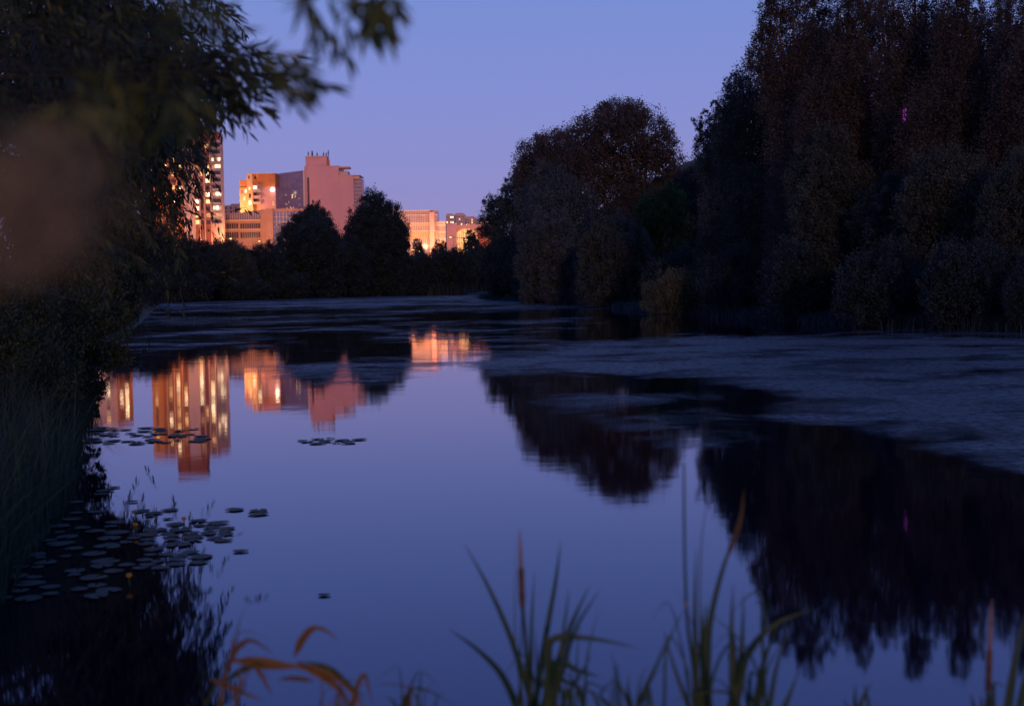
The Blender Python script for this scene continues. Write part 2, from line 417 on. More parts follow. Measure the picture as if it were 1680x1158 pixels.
def crown(lobes, L, cover, rng, droop=0.3, patch=1.0, wr=0.5):
    """leaf clumps scattered through lobes [(x,y,z,rx,ry,rz)]"""
    Cs, Ts, Ls = [], [], []
    L0 = L
    for (x, y, z, rx, ry, rz) in lobes:
        area = math.pi * rx * rz; L = L0 * min(1.0, max(0.55, rx / (8 * L0)))
        n = int(cover * area / (0.5 * L * L * wr))
        k = max(14, int(n / 48))
        u = rng.normal(size=(k, 3)); u /= np.linalg.norm(u, axis=1, keepdims=True)
        rad = (0.3 + 0.7 * rng.random(k) ** 0.32) * (1 + 0.09 * rng.normal(size=k))
        cc = u * rad[:, None]
        tint = np.clip(0.45 + 0.28 * rng.normal(size=k), 0, 1)
        wts = rng.random(k) ** (0.6 * patch) + 0.15; wts /= wts.sum()
        idx = rng.choice(k, n, p=wts)
        sig = 0.07 + 0.09 * rng.random(k)
        p = cc[idx] + rng.normal(size=(n, 3)) * sig[idx][:, None]
        p = p * np.array([rx, ry, rz]) + np.array([x, y, z])
        Ls.append(np.full(n, L)); Cs.append(p); Ts.append(np.clip(tint[idx] + 0.05 * rng.normal(size=n), 0, 1))
    c = np.concatenate(Cs); t = np.concatenate(Ts); L = np.concatenate(Ls)
    d = rng.normal(size=c.shape); d[:, 2] -= droop * 1.5
    v, f = rhombs(c, d, L * (0.7 + 0.6 * rng.random(len(c))), L * wr * (0.7 + 0.6 * rng.random(len(c))), rng)
    return v, f, np.repeat(t, 4)

def auto_lobes(kind, x, y, z0, z1, w, rng):
    H = z1 - z0; hw = w / 2; out = []
    if kind == 'poplar':
        n = 30
        for i in range(n):
            t = (i + 0.5) / n
            zz = z0 + H * (0.06 + 0.93 * t)
            prof = hw * (1.0 - 0.72 * (max(0, t - 0.5) / 0.5) ** 1.3)
            a = rng.random() * 6.283; r = prof * (0.1 + 0.62 * rng.random())
            rr = max(prof * (0.36 + 0.2 * rng.random()), 0.1 * hw + 0.2)
            out.append((x + r * math.cos(a), y + r * math.sin(a) * 0.8, zz - rr * 0.4, rr, rr, rr * (1.5 + 0.6 * rng.random())))
    elif kind == 'sparse':
        n = 15
        for i in range(n):
            t = (i + 0.5) / n
            zz = z0 + H * (0.2 + 0.76 * t); prof = hw * (1.0 - 0.7 * t)
            a = rng.random() * 6.283; r = prof * (0.3 + 0.7 * rng.random()); rr = hw * (0.16 + 0.10 * rng.random())
            out.append((x + r * math.cos(a), y + r * math.sin(a), zz, rr, rr, rr * 1.5))
    elif kind == 'bush':
        n = 11
        for i in range(n):
            a = rng.random() * 6.283; r = hw * 0.72 * math.sqrt(rng.random())
            rr = hw * (0.32 + 0.16 * rng.random()); top = H * (1 - 0.55 * (r / hw) ** 2) * (0.8 + 0.2 * rng.random())
            rz = max(0.3 * H, top * 0.45)
            out.append((x + r * math.cos(a), y + r * math.sin(a), z0 + top - rz, rr, rr, rz))
        out.append((x, y, z0 + H * 0.35, hw * 0.75, hw * 0.7, H * 0.40))
    else:   # willow / round: billowing rounded lobes on a dome
        n = 17
        for i in range(n + 4):
            a = rng.random() * 6.283; e = math.asin(-0.1 + 1.07 * rng.random())
            rr = hw * (0.30 + 0.14 * rng.random())
            r = (hw - rr * 0.9) * math.cos(e); zz = z0 + H * 0.36 + (H * 0.64 - rr * 1.1) * math.sin(e)
            out.append((x + r * math.cos(a), y + r * math.sin(a), zz, rr, rr, rr * (1.15 + 0.35 * rng.random())))
        out.append((x, y, z0 + H * 0.45, hw * 0.62, hw * 0.6, H * 0.36))
        for i in range(5):
            a = i * 1.257 + rng.random(); rr = hw * 0.36
            out.append((x + hw * 0.62 * math.cos(a), y + hw * 0.62 * math.sin(a), z0 + H * 0.2, rr, rr, H * 0.2))
    return out

def trunk_mesh(mb, x, y, z0, top, r, lobes, rng, stems=1):
    for s_ in range(stems):
        ox, oy = (rng.normal() * r * 2.5, rng.normal() * r * 2.5) if stems > 1 else (0, 0)
        tx, ty = x + rng.normal() * (top - z0) * 0.03 + ox * 2, y + rng.normal() * (top - z0) * 0.03
        pts = [(x + ox, y + oy, z0 - 0.3)] + [(x + ox + (tx - x - ox) * t + rng.normal() * r * .5, y + oy + (ty - y - oy) * t, z0 + (top - z0) * t) for t in (0.15, 0.35, 0.6, 0.85)]
        mb.tube(pts, [r * 1.25, r, r * .8, r * .5, r * .18], 8)
        for l in lobes[s_::max(1, 2 * stems)]:
            t = max(0.12, min(0.75, (l[2] - z0) / (top - z0) - 0.18)); b0 = Vector((x + ox + (tx - x - ox) * t, y + oy + (ty - y - oy) * t, z0 + (top - z0) * t))
            e = Vector((l[0], l[1], l[2])); mid_ = (b0 + e) / 2 + Vector((0, 0, -(e - b0).length * 0.06))
            mb.tube([b0, mid_, e], [r * .42, r * .26, r * .08], 6)

def tree(name, label, cat, kind, px, D, top_y, w_px, mat, seed, group=None, cover=3.4, base_y=None, leaf_px=2.15, droop=0.3, stems=1, base_lift=None, patch=1.0, wr=0.5, lobes_px=None):
    rng = np.random.default_rng(seed)
    c = P(px, 440, D); x, y = c.x, c.y
    zb = max(gz(x, y), -0.1); z1 = P(px, top_y, D).z
    w = w_px / F * D
    e = empty(name, (x, y, zb), label, cat, group)
    z0 = zb if base_lift is None else zb + base_lift
    if lobes_px is None: lobes = auto_lobes(kind, x, y, z0, z1, w, rng)
    else:
        lobes = []
        for lx, ly, lr in lobes_px:
            rr = lr * D / F; q_ = P(lx, ly, D + rng.normal() * rr * 0.9)
            lobes.append((q_.x, q_.y, q_.z, rr, rr, rr * (1.0 + 0.2 * rng.random())))
        w3 = max(l[0] for l in lobes) - min(l[0] for l in lobes); mz = (zb + min(l[2] for l in lobes)) / 2
        lobes.append((x, y, mz, w3 * .42, w3 * .42, max(.6, (min(l[2] for l in lobes) - zb) * .62)))
    L = max(0.09, leaf_px * D / (F * 0.6095))
    v, f, t = crown(lobes, L, cover, rng, droop, patch, wr)
    v[:, 2] = np.maximum(v[:, 2], zb + 0.02 if zb > 0 else 0.02)
    mb = MB(); trunk_mesh(mb, x, y, zb, z0 + (z1 - z0) * 0.93, max(0.05, 0.016 * (z1 - zb)), lobes, rng, stems)
    mb.build('trunk' if cat == 'tree' else 'stem', M['bark'], e, True)
    mesh_np('crown' if cat == 'tree' else 'foliage', v, f, M[mat], e, t)
    return e

GR = 'trees along the right bank'; GL = 'trees along the far left bank'; GF = 'shrubs on the far shore'
# right bank, from its far tip towards the viewer
tree('willow_tree', 'small rounded dark willow at the outermost tip of the right bank', 'tree', 'willow', 818, 156, 322, 66, 'shrub', 11, GR, lobes_px=[(810,346,24),(800,372,20),(826,366,36),(812,412,32),(806,446,28),(836,430,40),(818,336,14)])
tree('willow_tree', 'dark bushy willow second from the tip of the right bank', 'tree', 'willow', 858, 148, 285, 90, 'willow', 12, GR, lobes_px=[(850,325,32),(876,318,32),(845,380,46),(880,360,46),(855,430,46),(890,420,40)])
tree('sparse_tree', 'thin feathery tree poking out at the skyline above the tip willows', 'tree', 'sparse', 850, 158, 258, 62, 'poplar', 13, GR, cover=2.4, lobes_px=[(834,304,13),(846,292,14),(856,276,14),(866,266,15),(850,312,24),(866,296,24),(842,330,26)])
tree('poplar_tree', 'reddish brown spreading tree on the skyline left of the big round crown', 'tree', 'willow', 905, 138, 216, 105, 'poplar', 14, GR, lobes_px=[(878,256,32),(905,246,30),(935,246,32),(915,285,48),(868,288,32),(950,272,34),(890,238,16),(925,232,14)])
tree('round_tree', 'tall round-crowned tree alone on the skyline of the right bank', 'tree', 'willow', 1025, 120, 166, 180, 'poplar', 15, GR, stems=3, base_lift=3.2, lobes_px=[(1020,208,40),(985,218,44),(1057,216,42),(955,246,38),(1086,248,33),(1020,250,58),(970,290,48),(1060,290,54),(1096,280,32),(1000,190,24),(1040,192,24)])
tree('grey_willow', 'pale grey willow with billowing lobes near the tip of the right bank', 'tree', 'willow', 930, 118, 268, 140, 'greywillow', 16, GR, lobes_px=[(905,306,38),(945,310,40),(880,334,34),(966,336,38),(925,350,52),(890,382,42),(962,390,48),(925,424,54),(930,290,26)])
tree('grey_willow', 'lower grey willow hanging to the water below the billowing one', 'tree', 'willow', 905, 108, 345, 120, 'greywillow', 17, GR)
tree('green_shrub', 'fresh green bushy tree between the grey willow and the tall trees', 'tree', 'willow', 1088, 98, 296, 105, 'green', 18, GR)
tree('willow_tree', 'dark olive willow standing low in front of the round-crowned tree', 'tree', 'willow', 1010, 95, 352, 130, 'willow', 19, GR)
tree('sparse_tree', 'slim loose tree with separate leafy tips against the sky', 'tree', 'sparse', 1163, 84, 176, 90, 'poplar', 20, GR, cover=2.6, lobes_px=[(1146,202,11),(1156,190,9),(1160,212,16),(1174,176,10),(1180,198,20),(1170,232,28),(1192,232,32),(1156,246,22),(1180,270,36)])
tree('sparse_tree', 'upright loose tree with a pointed tip left of the tall poplars', 'tree', 'sparse', 1205, 80, 112, 88, 'poplar', 21, GR, cover=2.6, lobes_px=[(1196,134,10),(1204,124,8),(1202,150,16),(1212,170,20),(1196,176,18),(1216,200,30),(1196,216,26),(1222,140,12),(1206,250,34)])
tree('willow_tree', 'massive rounded willow in front of the leftmost tall poplar', 'tree', 'willow', 1255, 70, 130, 190, 'willow', 22, GR, lobes_px=[(1250,150,52),(1225,192,46),(1292,142,46),(1262,212,62),(1206,232,42),(1304,212,62),(1242,272,58),(1188,282,44),(1300,290,60),(1250,340,64),(1195,350,50),(1310,370,60)])
tree('willow_tree', 'narrow grey-brown willow with a domed top below the massive one', 'tree', 'willow', 1195, 74, 288, 110, 'willow', 23, GR)
tree('willow_tree', 'low dark willow beside the pale shrub at the waterline', 'tree', 'bush', 1115, 80, 398, 130, 'shrub', 24, GR)
tree('tall_poplar', 'leftmost of the tall brown poplars, its whole left flank against the sky', 'tree', 'poplar', 1300, 61, -12, 211, 'poplar', 25, GR, cover=2.8, lobes_px=[(1263,32,26),(1282,4,30),(1300,-28,30),(1252,76,28),(1288,58,44),(1248,112,28),(1322,28,42),(1300,112,58),(1342,-14,34),(1338,92,50),(1290,170,50),(1345,170,55),(1262,-6,14),(1320,-50,26),(1312,240,60)])
tree('tall_poplar', 'second tall brown poplar from the left, topped out of the frame', 'tree', 'poplar', 1400, 58, -55, 198, 'poplar', 26, GR, cover=2.6)
tree('tall_poplar', 'third tall brown poplar, right behind the magenta light', 'tree', 'poplar', 1500, 56, -85, 184, 'poplar', 27, GR, cover=2.3)
tree('tall_poplar', 'fourth tall brown poplar with gaps of sky in its crown', 'tree', 'poplar', 1592, 53, -75, 198, 'poplar', 28, GR, cover=2.3)
tree('tall_poplar', 'tall brown poplar at the right edge of the view', 'tree', 'poplar', 1690, 50, -70, 211, 'poplar', 29, GR, cover=2.3)
tree('tall_poplar', 'dark poplar standing behind the gap of the third and fourth poplars', 'tree', 'poplar', 1546, 68, 20, 198, 'poplar', 30, GR, cover=2.6)
tree('tall_poplar', 'dark poplar standing behind the leftmost two tall poplars', 'tree', 'poplar', 1352, 72, 30, 198, 'poplar', 43, GR, cover=2.6)
tree('tall_poplar', 'dark poplar standing behind the second and third tall poplars', 'tree', 'poplar', 1446, 66, -40, 180, 'poplar', 46, GR, cover=2.4)
tree('tall_poplar', 'dark poplar standing behind the last two tall poplars on the right', 'tree', 'poplar', 1640, 64, -30, 190, 'poplar', 47, GR, cover=2.4)
tree('willow_tree', 'broad dark willow at mid height under the second tall poplar', 'tree', 'willow', 1370, 56, 205, 190, 'willow', 31, GR)
tree('willow_tree', 'broad dark willow at mid height under the fourth tall poplar', 'tree', 'willow', 1560, 49, 250, 210, 'willow', 32, GR)
tree('willow_tree', 'dark willow at mid height cut by the right edge of the view', 'tree', 'willow', 1690, 45, 215, 170, 'willow', 33, GR)
tree('willow_tree', 'dark willow between the two broad ones under the third poplar', 'tree', 'willow', 1462, 52, 285, 150, 'shrub', 44, GR)
tree('willow_tree', 'dark rounded tree under the grassy hilltop right of the fresh green one', 'tree', 'willow', 1142, 104, 268, 112, 'shrub', 45, GR)
tree('pale_shrub', 'pale yellowish small-leaved shrub hanging over the right waterline', 'shrub', 'bush', 1108, 71, 438, 100, 'pale', 34, 'shrubs along the right waterline', cover=2.2)
tree('bank_shrub', 'dark shrub at the waterline right of the pale yellowish shrub', 'shrub', 'bush', 1200, 66, 395, 150, 'shrub', 35, 'shrubs along the right waterline')
tree('bank_shrub', 'large dark shrub at the waterline under the leftmost tall poplars', 'shrub', 'bush', 1320, 55, 375, 190, 'shrub', 36, 'shrubs along the right waterline')
tree('bank_shrub', 'large dark shrub at the waterline below the magenta light', 'shrub', 'bush', 1460, 47, 385, 190, 'shrub', 37, 'shrubs along the right waterline')
tree('bank_shrub', 'large dark shrub at the waterline near the right edge', 'shrub', 'bush', 1600, 43, 375, 190, 'shrub', 38, 'shrubs along the right waterline')
tree('bank_shrub', 'dark shrub at the waterline cut by the right edge', 'shrub', 'bush', 1705, 40.5, 395, 120, 'shrub', 39, 'shrubs along the right waterline')
tree('bank_shrub', 'low dark shrub dipping into the water at the tip of the right bank', 'shrub', 'bush', 825, 152, 405, 74, 'shrub', 40, 'shrubs along the right waterline')
tree('bank_shrub', 'low dark shrub under the lower grey willow', 'shrub', 'bush', 880, 118, 415, 100, 'shrub', 41, 'shrubs along the right waterline')
tree('bank_shrub', 'low dark shrub at the waterline left of the pale yellowish shrub', 'shrub', 'bush', 1010, 96, 420, 130, 'shrub', 42, 'shrubs along the right waterline')
# far shore in the middle
tree('dense_tree', 'tall dark tree standing alone before the right half of the pink slab building', 'tree', 'willow', 620, 248, 313, 112, 'shrub', 51, GL, cover=4)
tree('dense_tree', 'dark bushy-topped tree before the pink penthouse block', 'tree', 'willow', 520, 240, 330, 84, 'shrub', 52, GL)
tree('dense_tree', 'broad dark dome-shaped tree before the glass front', 'tree', 'willow', 505, 225, 352, 128, 'shrub', 53, GL, cover=4)
tree('dense_tree', 'small dark tree filling the notch between the dome and the tall tree', 'tree', 'willow', 566, 235, 385, 90, 'shrub', 54, GL)
for i, (px, D, ty, wv, lab) in enumerate([
        (432, 215, 400, 90, 'low dark willow at the left foot of the dome-shaped tree'),
        (372, 205, 398, 100, 'low dark willow in front of the long ochre podium'),
        (318, 200, 388, 100, 'low dark willow just below the lit apartment tower'),
        (262, 192, 372, 110, 'dark willow at the left end of the far bank beside the hanging willow'),
        (205, 185, 375, 120, 'dark willow half hidden behind the hanging willow'),
        (660, 262, 410, 70, 'low dark bush right of the tall lone tree')]):
    tree('bushy_willow', lab, 'tree', 'willow', px, D, ty, wv, 'shrub' if i != 1 else 'willow', 60 + i, GL, cover=4)
for i, (px, D, ty, wv, lab) in enumerate([
        (692, 270, 401, 84, 'low dark shrub on the far shore below the glowing glass wall'),
        (744, 275, 397, 92, 'low dark shrub on the far shore below the brightest street lamp'),
        (794, 270, 390, 96, 'low dark shrub on the far shore beside the tip of the right bank'),
        (470, 216, 440, 90, 'low dark shrub at the water under the dome-shaped tree'),
        (590, 250, 440, 110, 'low dark shrub at the water under the tall lone tree'),
        (390, 203, 448, 110, 'low dark shrub at the water below the ochre podium'),
        (300, 190, 446, 110, 'low dark shrub at the water below the lit tower')]):
    tree('shore_shrub', lab, 'shrub', 'bush', px, D, ty, wv, 'shrub', 70 + i, GF, cover=4)
for i, (px, D, ty, wv, lab) in enumerate([
        (776, 430, 376, 34, 'small dark tree silhouetted against the glowing arched hall'),
        (722, 420, 392, 30, 'small dark round tree before the base of the pink pillar'),
        (686, 410, 388, 22, 'small dark pointed tree at the left end of the glowing glass wall')]):
    tree('street_tree', lab, 'tree', 'willow', px, D, ty, wv, 'shrub', 80 + i, 'street trees before the lit buildings', cover=2.4)

# ------------------------------------------------------------------ buildings
def bx(mb, pa, pb, ya, yb, D, dep, yref=320, zb=None):
    """box seen between pixel columns pa..pb and rows ya (top)..yb at distance D, dep metres deep behind D (negative: proud)"""
    x0, x1 = P(pa, yref, D).x, P(pb, yref, D).x
    pc = (pa + pb) / 2
    z1 = P(pc, ya, D).z; z0 = P(pc, yb, D).z if zb is None else zb
    mb.box(x0, x1, min(D, D + dep), max(D, D + dep), z0, z1)

def part(name, parent, mat, items, yref=320):
    mb = MB()
    for it in items: bx(mb, *it[:6], yref=yref, **(it[6] if len(it) > 6 else {}))
    return mb.build(name, M[mat], parent)

def window(name, parent, mat, pa, pb, ya, yb, D, yref=320):
    """a pane set in a thin proud frame"""
    f = part(name, parent, mat, [(pa, pb, ya, yb, D, -0.12)], yref)
    return f
CG = 7.0   # street level of the city
# apartment tower ------------------------------------------------
def building(name, px, D, label, cat='building', group=None):
    c = P(px, 440, D); return empty(name, (c.x, c.y, gz(c.x, c.y)), label, cat, group)
GB = {'zb': CG}
T = building('apartment_tower', 303, 590, 'tall brick apartment tower with lit windows behind the hanging willow leaves')
part('wall', T, 'orange', [(240.5, 259, 211.5, 0, 588, 18, GB)])
part('wall', T, 'brownorange', [(259.05, 301, 211.0, 0, 586.5, 19, GB)])
part('wall', T, 'salmon', [(301.05, 318.4, 211.0, 0, 585, 12, GB)])
part('wall', T, 'brick', [(318.45, 347, 212.5, 0, 587, 6.4, GB)])
part('wall', T, 'salmon', [(347.05, 364.0, 219.5, 0, 588.5, 5, GB)])
part('penthouse', T, 'brick', [(276.5, 295, 176, 222, 590, 5), (296, 325, 176.5, 222, 590.3, 5), (294.9, 296.1, 177.2, 222, 591, 4)], yref=200)
part('parapet', T, 'brick', [(347.2, 363.8, 217.0, 230.5, 588.0, -0.35)])
for pa, pb in ((265.2, 266.6), (277.2, 278.6), (290.6, 291.6), (318.6, 319.4), (327.0, 328.2), (335.2, 336.4), (345.4, 346.6)):
    part('pilaster', T, 'mullion' if pa > 318 else 'paleorange', [(pa, pb, 213.5, 0, 587.0 if pa > 318 else 586.5, -0.45, GB)])
LIT = {(6, 0): 2, (6, 1): 2, (6, 5): 2, (6, 7): 2, (6, 8): 0, (5, 1): 1, (5, 2): 2, (5, 3): 2, (5, 5): 2, (5, 6): 1, (5, 8): 0, (5, -2): 1,
       (3, 4): 2, (3, 6): 2, (3, 7): 2, (3, 8): 1, (4, 2): 1, (1, 1): 2, (2, 4): 1, (2, 6): 2, (2, 7): 1, (2, 0): 1, (1, -2): 1, (2, -3): 2, (2, 2): 1, (1, 5): 1,
       (1, 7): 0, (0, 4): 1, (0, 6): 0, (0, -1): 1, (3, 1): 0, (3, -3): 0, (3, 9): 1, (7, 4): 2, (7, 5): 1, (7, 1): 1, (7, -2): 0}
cols = {0: (246, 250.5, 588), 1: (269, 274, 586.5), 2: (281.5, 287, 586.5), 7: (294, 299, 586.5), 3: (320.4, 325.6, 587), 4: (329.3, 333.2, 587), 5: (338, 344.2, 587)}
for k in range(-3, 10):
    yc = 262.6 + 11.35 * k
    for ci, (pa, pb, D) in cols.items():
        dy = (343 - (pa + pb) / 2) * 0.0166 * 0.0
        lit = LIT.get((ci, k), -1)
        mt_ = ('win_dim', 'win_warm', 'win_white')[lit] if lit >= 0 else 'darkwin'
        window('window', T, mt_, pa, pb, yc - 3.2 + dy, yc + 3.2 + dy, D)
    b_ = part('balcony', T, 'balcony', [(348.6, 363.4, yc + 1.9, yc + 5.6, 588.5, -1.5), (348.2, 363.7, yc - 5.0, yc - 4.4, 588.5, -1.45)])
    lit = LIT.get((6, k), -1)
    if lit >= 0:
        for j, (wa, wb_) in enumerate(((349.2, 352.6), (354.0, 358.6), (359.4, 362.6))):
            window('window', b_, ('win_dim', 'win_warm', 'win_white')[lit] if (k + j) % 4 != 1 else 'win_dim', wa, wb_, yc - 3.6, yc + 1.8, 588.4)
    else:
        window('window', b_, 'darkwin', 349.2, 362.8, yc - 3.8, yc + 1.8, 588.4)

# orange block behind the willow ----------------------------------
O = building('apartment_block', 140, 560, 'orange apartment block hidden behind the left willow, seen mirrored in the water')
part('wall', O, 'orange', [(20, 120, 262, 0, 560, 16, GB)])
part('wall', O, 'salmon', [(120.05, 183, 263, 0, 561, 15, GB)])
part('wall', O, 'brownorange', [(183.05, 203, 270, 0, 559, 5, GB)])
rw = random.Random(5)
for k in range(10):
    yc = 280 + 11.6 * k
    for j, px in enumerate((40, 66, 92, 132, 150, 168, 190, 199)):
        D = 560 if px < 120 else (561 if px < 183 else 559)
        lit = rw.random()
        mt_ = 'win_white' if (px == 199 and k in (1, 2)) or lit > 0.93 else 'win_warm' if lit > 0.8 else 'win_dim' if lit > 0.7 else 'darkwin'
        window('window', O, mt_, px - 2.8, px + 2.8, yc - 3.2, yc + 3.2, D)

# stepped orange residential block ---------------------------------
S = building('stepped_block', 422, 640, 'bright orange stepped apartment block left of the glass front')
part('wall', S, 'paleorange', [(393.5, 405.5, 308, 0, 641, 18, GB)])
part('roof_box', S, 'orange', [(393.7, 405.4, 295.5, 307.9, 641.4, 16)])
part('wall', S, 'paleorange', [(405.55, 414.6, 285.5, 0, 639.5, 20, GB)])
part('wall', S, 'orange', [(414.65, 424.0, 285.5, 0, 641.5, 18, GB)])
part('wall', S, 'brownorange', [(424.05, 452.0, 286.0, 306.0, 640.5, 18)])
part('wall', S, 'pink', [(424.05, 452.0, 306.1, 0, 641.0, 17.4, GB)])
part('parapet', S, 'mullion', [(405.4, 452.2, 284.2, 285.3, 639.2, 18)])
for pa, pb, ya, yb, D, mt_ in ((408.2, 410.2, 289, 293.5, 639.5, 'darkwin'), (417.8, 421.2, 289, 294, 641.5, 'darkwin'),
                               (396.5, 398, 312, 318, 641, 'darkwin'), (399.6, 402.4, 322, 329, 641, 'win_warm'), (399.6, 402.4, 335, 341, 641, 'win_dim'),
                               (408.4, 411.4, 318, 325, 639.5, 'darkwin'), (408.2, 411.8, 329, 336, 639.5, 'win_white'), (402.2, 404.4, 311, 316, 641, 'win_white'),
                               (446.5, 450.2, 330.5, 337, 641, 'win_dim'), (408.4, 411.0, 307, 312, 639.5, 'win_warm')):
    window('window', S, mt_, pa, pb, ya, yb, D)
for ya in (306.5, 317.5, 327.5):
    b_ = part('balcony', S, 'balcony', [(415.0, 428.8, ya + 4, ya + 8.0, 641.5, -1.8), (415.0, 429.2, ya - 2.2, ya - 1.4, 641.5, -1.9)])
    window('window', b_, 'win_white' if ya < 310 else 'darkwin', 416.2, 421.6, ya - 1.0, ya + 3.9, 641.4)
    window('window', b_, 'slot', 422.6, 428.0, ya - 1.0, ya + 3.9, 641.3 if ya > 0 else 641)
def flood(px, py, D, r, parent):
    mb = MB(); p = P(px, py, D); mb.ball(p, r, 12, 8); l = mb.build('floodlight', M['lampwhite'], parent, True)
    mb = MB(); mb.tube([p + Vector((0, r * 0.8, 0)), p + Vector((0, 2.2, 0.2))], [0.14, 0.14], 6); mb.build('bracket', M['metal'], l)
flood(447.2, 311.2, 639.2, 0.95, S)

# glass front + pink slab -------------------------------------------
G = building('slab_office_building', 530, 650, 'windowless pink slab office building with roof antennas and a mirrored glass wing')
mb = MB()
x0, x1 = P(452.2, 320, 650).x, P(497.5, 320, 650).x
mb.prism([(x0, 652.5), (x1, 649.5), (x1, 668), (x0, 668)], CG, [P(452, 285.5, 652.5).z, P(497.5, 280, 649.5).z, P(497.5, 280, 649.5).z, P(452, 285.5, 652.5).z])
gw = mb.build('glass_wall', M['bluewin'], G)
mb = MB()
for i in range(1, 9):
    t = i / 9; xx = x0 + (x1 - x0) * t; yy = 652.5 - 3 * t
    mb.box(xx - 0.06, xx + 0.06, yy - 0.12, yy - 0.01, CG, P(452 + 45 * t, 286 - 5.3 * t, yy).z - 0.3)
for r_ in range(8):
    mb.box(x0 + 0.3, x1 - 0.3, 649.25, 649.33, 20 + r_ * 3.9, 20.12 + r_ * 3.9)
mb.build('mullions', M['purplewin'], gw)
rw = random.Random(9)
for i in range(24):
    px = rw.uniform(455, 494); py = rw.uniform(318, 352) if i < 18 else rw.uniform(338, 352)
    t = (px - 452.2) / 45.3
    window('reflection_spot', gw, rw.choice(['win_dim', 'win_dim', 'win_warm', 'win_dim']), px, px + rw.uniform(0.7, 1.6), py, py + rw.uniform(1.2, 2.6), 652.4 - 3 * t)  # glowing spots stand in for reflections in the glass
part('edge_strip', G, 'mullion', [(497.6, 500.2, 279.4, 0, 648.6, 10, GB), (450.8, 452.1, 284, 0, 651.2, 8, GB)])
part('slab_wall', G, 'pink', [(500.25, 556.5, 272.6, 0, 649.2, 22, GB), (556.55, 580.5, 288.0, 0, 649.0, 21, GB)])
part('penthouse', G, 'pink', [(502.5, 537.5, 257.0, 272.9, 649.8, 7)])
part('parapet', G, 'salmon', [(502.2, 537.8, 256.0, 257.6, 649.5, 7.5), (537.9, 556.8, 272.0, 273.0, 648.9, 18), (556.9, 591, 287.2, 288.2, 648.7, 18)])
part('slot', G, 'slot', [(504.6, 507.6, 291.5, 345, 649.2, -0.15)])
rt = part('roof_terrace', G, 'salmon', [(556.6, 571.8, 281.4, 287.9, 651.5, 8), (556.7, 573.2, 273.0, 275.2, 650.2, 10), (571.9, 590, 288.4, 293.6, 650, 5)])
part('posts', rt, 'mullion', [(556.8 + i * 2.6, 557.2 + i * 2.6, 275.1, 281.6, 650.6, 0.5) for i in range(7)])
part('glass_side', G, 'purplewin', [(580.55, 595.5, 293.8, 0, 651, 7, GB)])
part('floor_bands', G, 'salmon', [(581, 595.3, 298 + 6.2 * i, 298.9 + 6.2 * i, 650.95, -0.2) for i in range(9)])
ant = [(506, 249.5, 2.2, 0.10), (512.2, 249.0, 2.2, 0.35), (520.3, 250.8, 2.2, 0.09), (531, 250.5, 2.2, 0.14), (535.4, 252, 2.2, 0.2), (538.8, 247.5, 2.2, 0.13)]
for px, ty, _, rad in [(a_, b_ - 1.5, c_, d_ * 1.4) for a_, b_, c_, d_ in ant]:
    p1 = P(px, ty, 652); p0 = P(px, 256.8, 652)
    mb = MB(); mb.tube([p0, (p0 + p1) / 2, Vector((p0.x, p0.y, p1.z))], [rad, rad * 0.9, rad * 0.6], 6)
    if rad > 0.12: mb.box(p0.x - 0.28, p0.x + 0.28, 651.7, 652.0, p1.z - 1.9, p1.z - 0.7)
    mb.build('antenna', M['metal'], G)
mb = MB(); p = P(538.2, 268, 649.2); mb.box(p.x - 0.6, p.x + 0.6, 649.3, 650.3, p.z - 1.0, p.z + 1.6); mb.build('roof_hatch', M['brick'], G)

# podium -------------------------------------------------------------
Pd = building('podium_building', 390, 610, 'long low ochre building with window bands in front of the tower and the slab')
part('wall', Pd, 'ochre', [(285, 427, 362.0, 0, 612, 14, GB)])
part('stair_wall', Pd, 'ochre', [(427.05, 436, 343.5, 0, 610.5, 16, GB), (436.05, 446.5, 342.2, 0, 609.5, 17, GB)])
mb = MB(); xa, xb = P(366, 350, 613).x, P(426.8, 350, 613).x
za, zb_ = P(366, 352.5, 613).z, P(426.8, 345, 613).z; zl = P(396, 362.2, 613).z
mb.add([(xa, 613, zl), (xb, 613, zl), (xb, 623, zl), (xa, 623, zl), (xa, 613, za), (xb, 613, zb_), (xb, 623, zb_), (xa, 623, za)],
       [(3, 2, 1, 0), (4, 5, 6, 7), (0, 1, 5, 4), (1, 2, 6, 5), (2, 3, 7, 6), (3, 0, 4, 7)])
ga = mb.build('glass_gallery', M['purplewin'], Pd)
mb = MB()
for i in range(17):
    t = i / 16; xx = xa + (xb - xa) * t; mb.box(xx - 0.09, xx + 0.09, 612.8, 612.98, zl, za + (zb_ - za) * t + 0.25)
mb.build('mullions', M['mullion'], ga)
for ya, yb in ((366.8, 375.0), (381.2, 390.5)):
    for pa, pb in ((319, 333), (335.5, 350.5), (363.5, 389.5), (393.0, 425.5)) if ya < 380 else ((335.5, 350.5), (363.5, 389.5), (393.0, 425.5)):
        wn = window('window', Pd, 'darkwin', pa, pb, ya, yb, 612)
        nn = max(3, int((pb - pa) / 3.4))
        part('mullions', wn, 'ochre', [(pa + (pb - pa) * i / nn - 0.35, pa + (pb - pa) * i / nn + 0.35, ya, yb, 611.86, -0.12) for i in range(1, nn)])
part('cornice', Pd, 'paleorange', [(285, 426.9, 361.2, 363.6, 611.6, -0.4), (285, 426.9, 377, 378.2, 611.9, -0.25)])
cb = part('blue_glazing', Pd, 'bluewin', [(446.55, 500, 347.5, 0, 611, 12, GB)])
part('mullions', cb, 'mullion', [(447 + 5.4 * i, 447.7 + 5.4 * i, 347.8, 385, 610.95, -0.14) for i in range(10)] + [(446.7, 500, 355.5 + 8 * i, 356.1 + 8 * i, 610.93, -0.09) for i in range(4)])
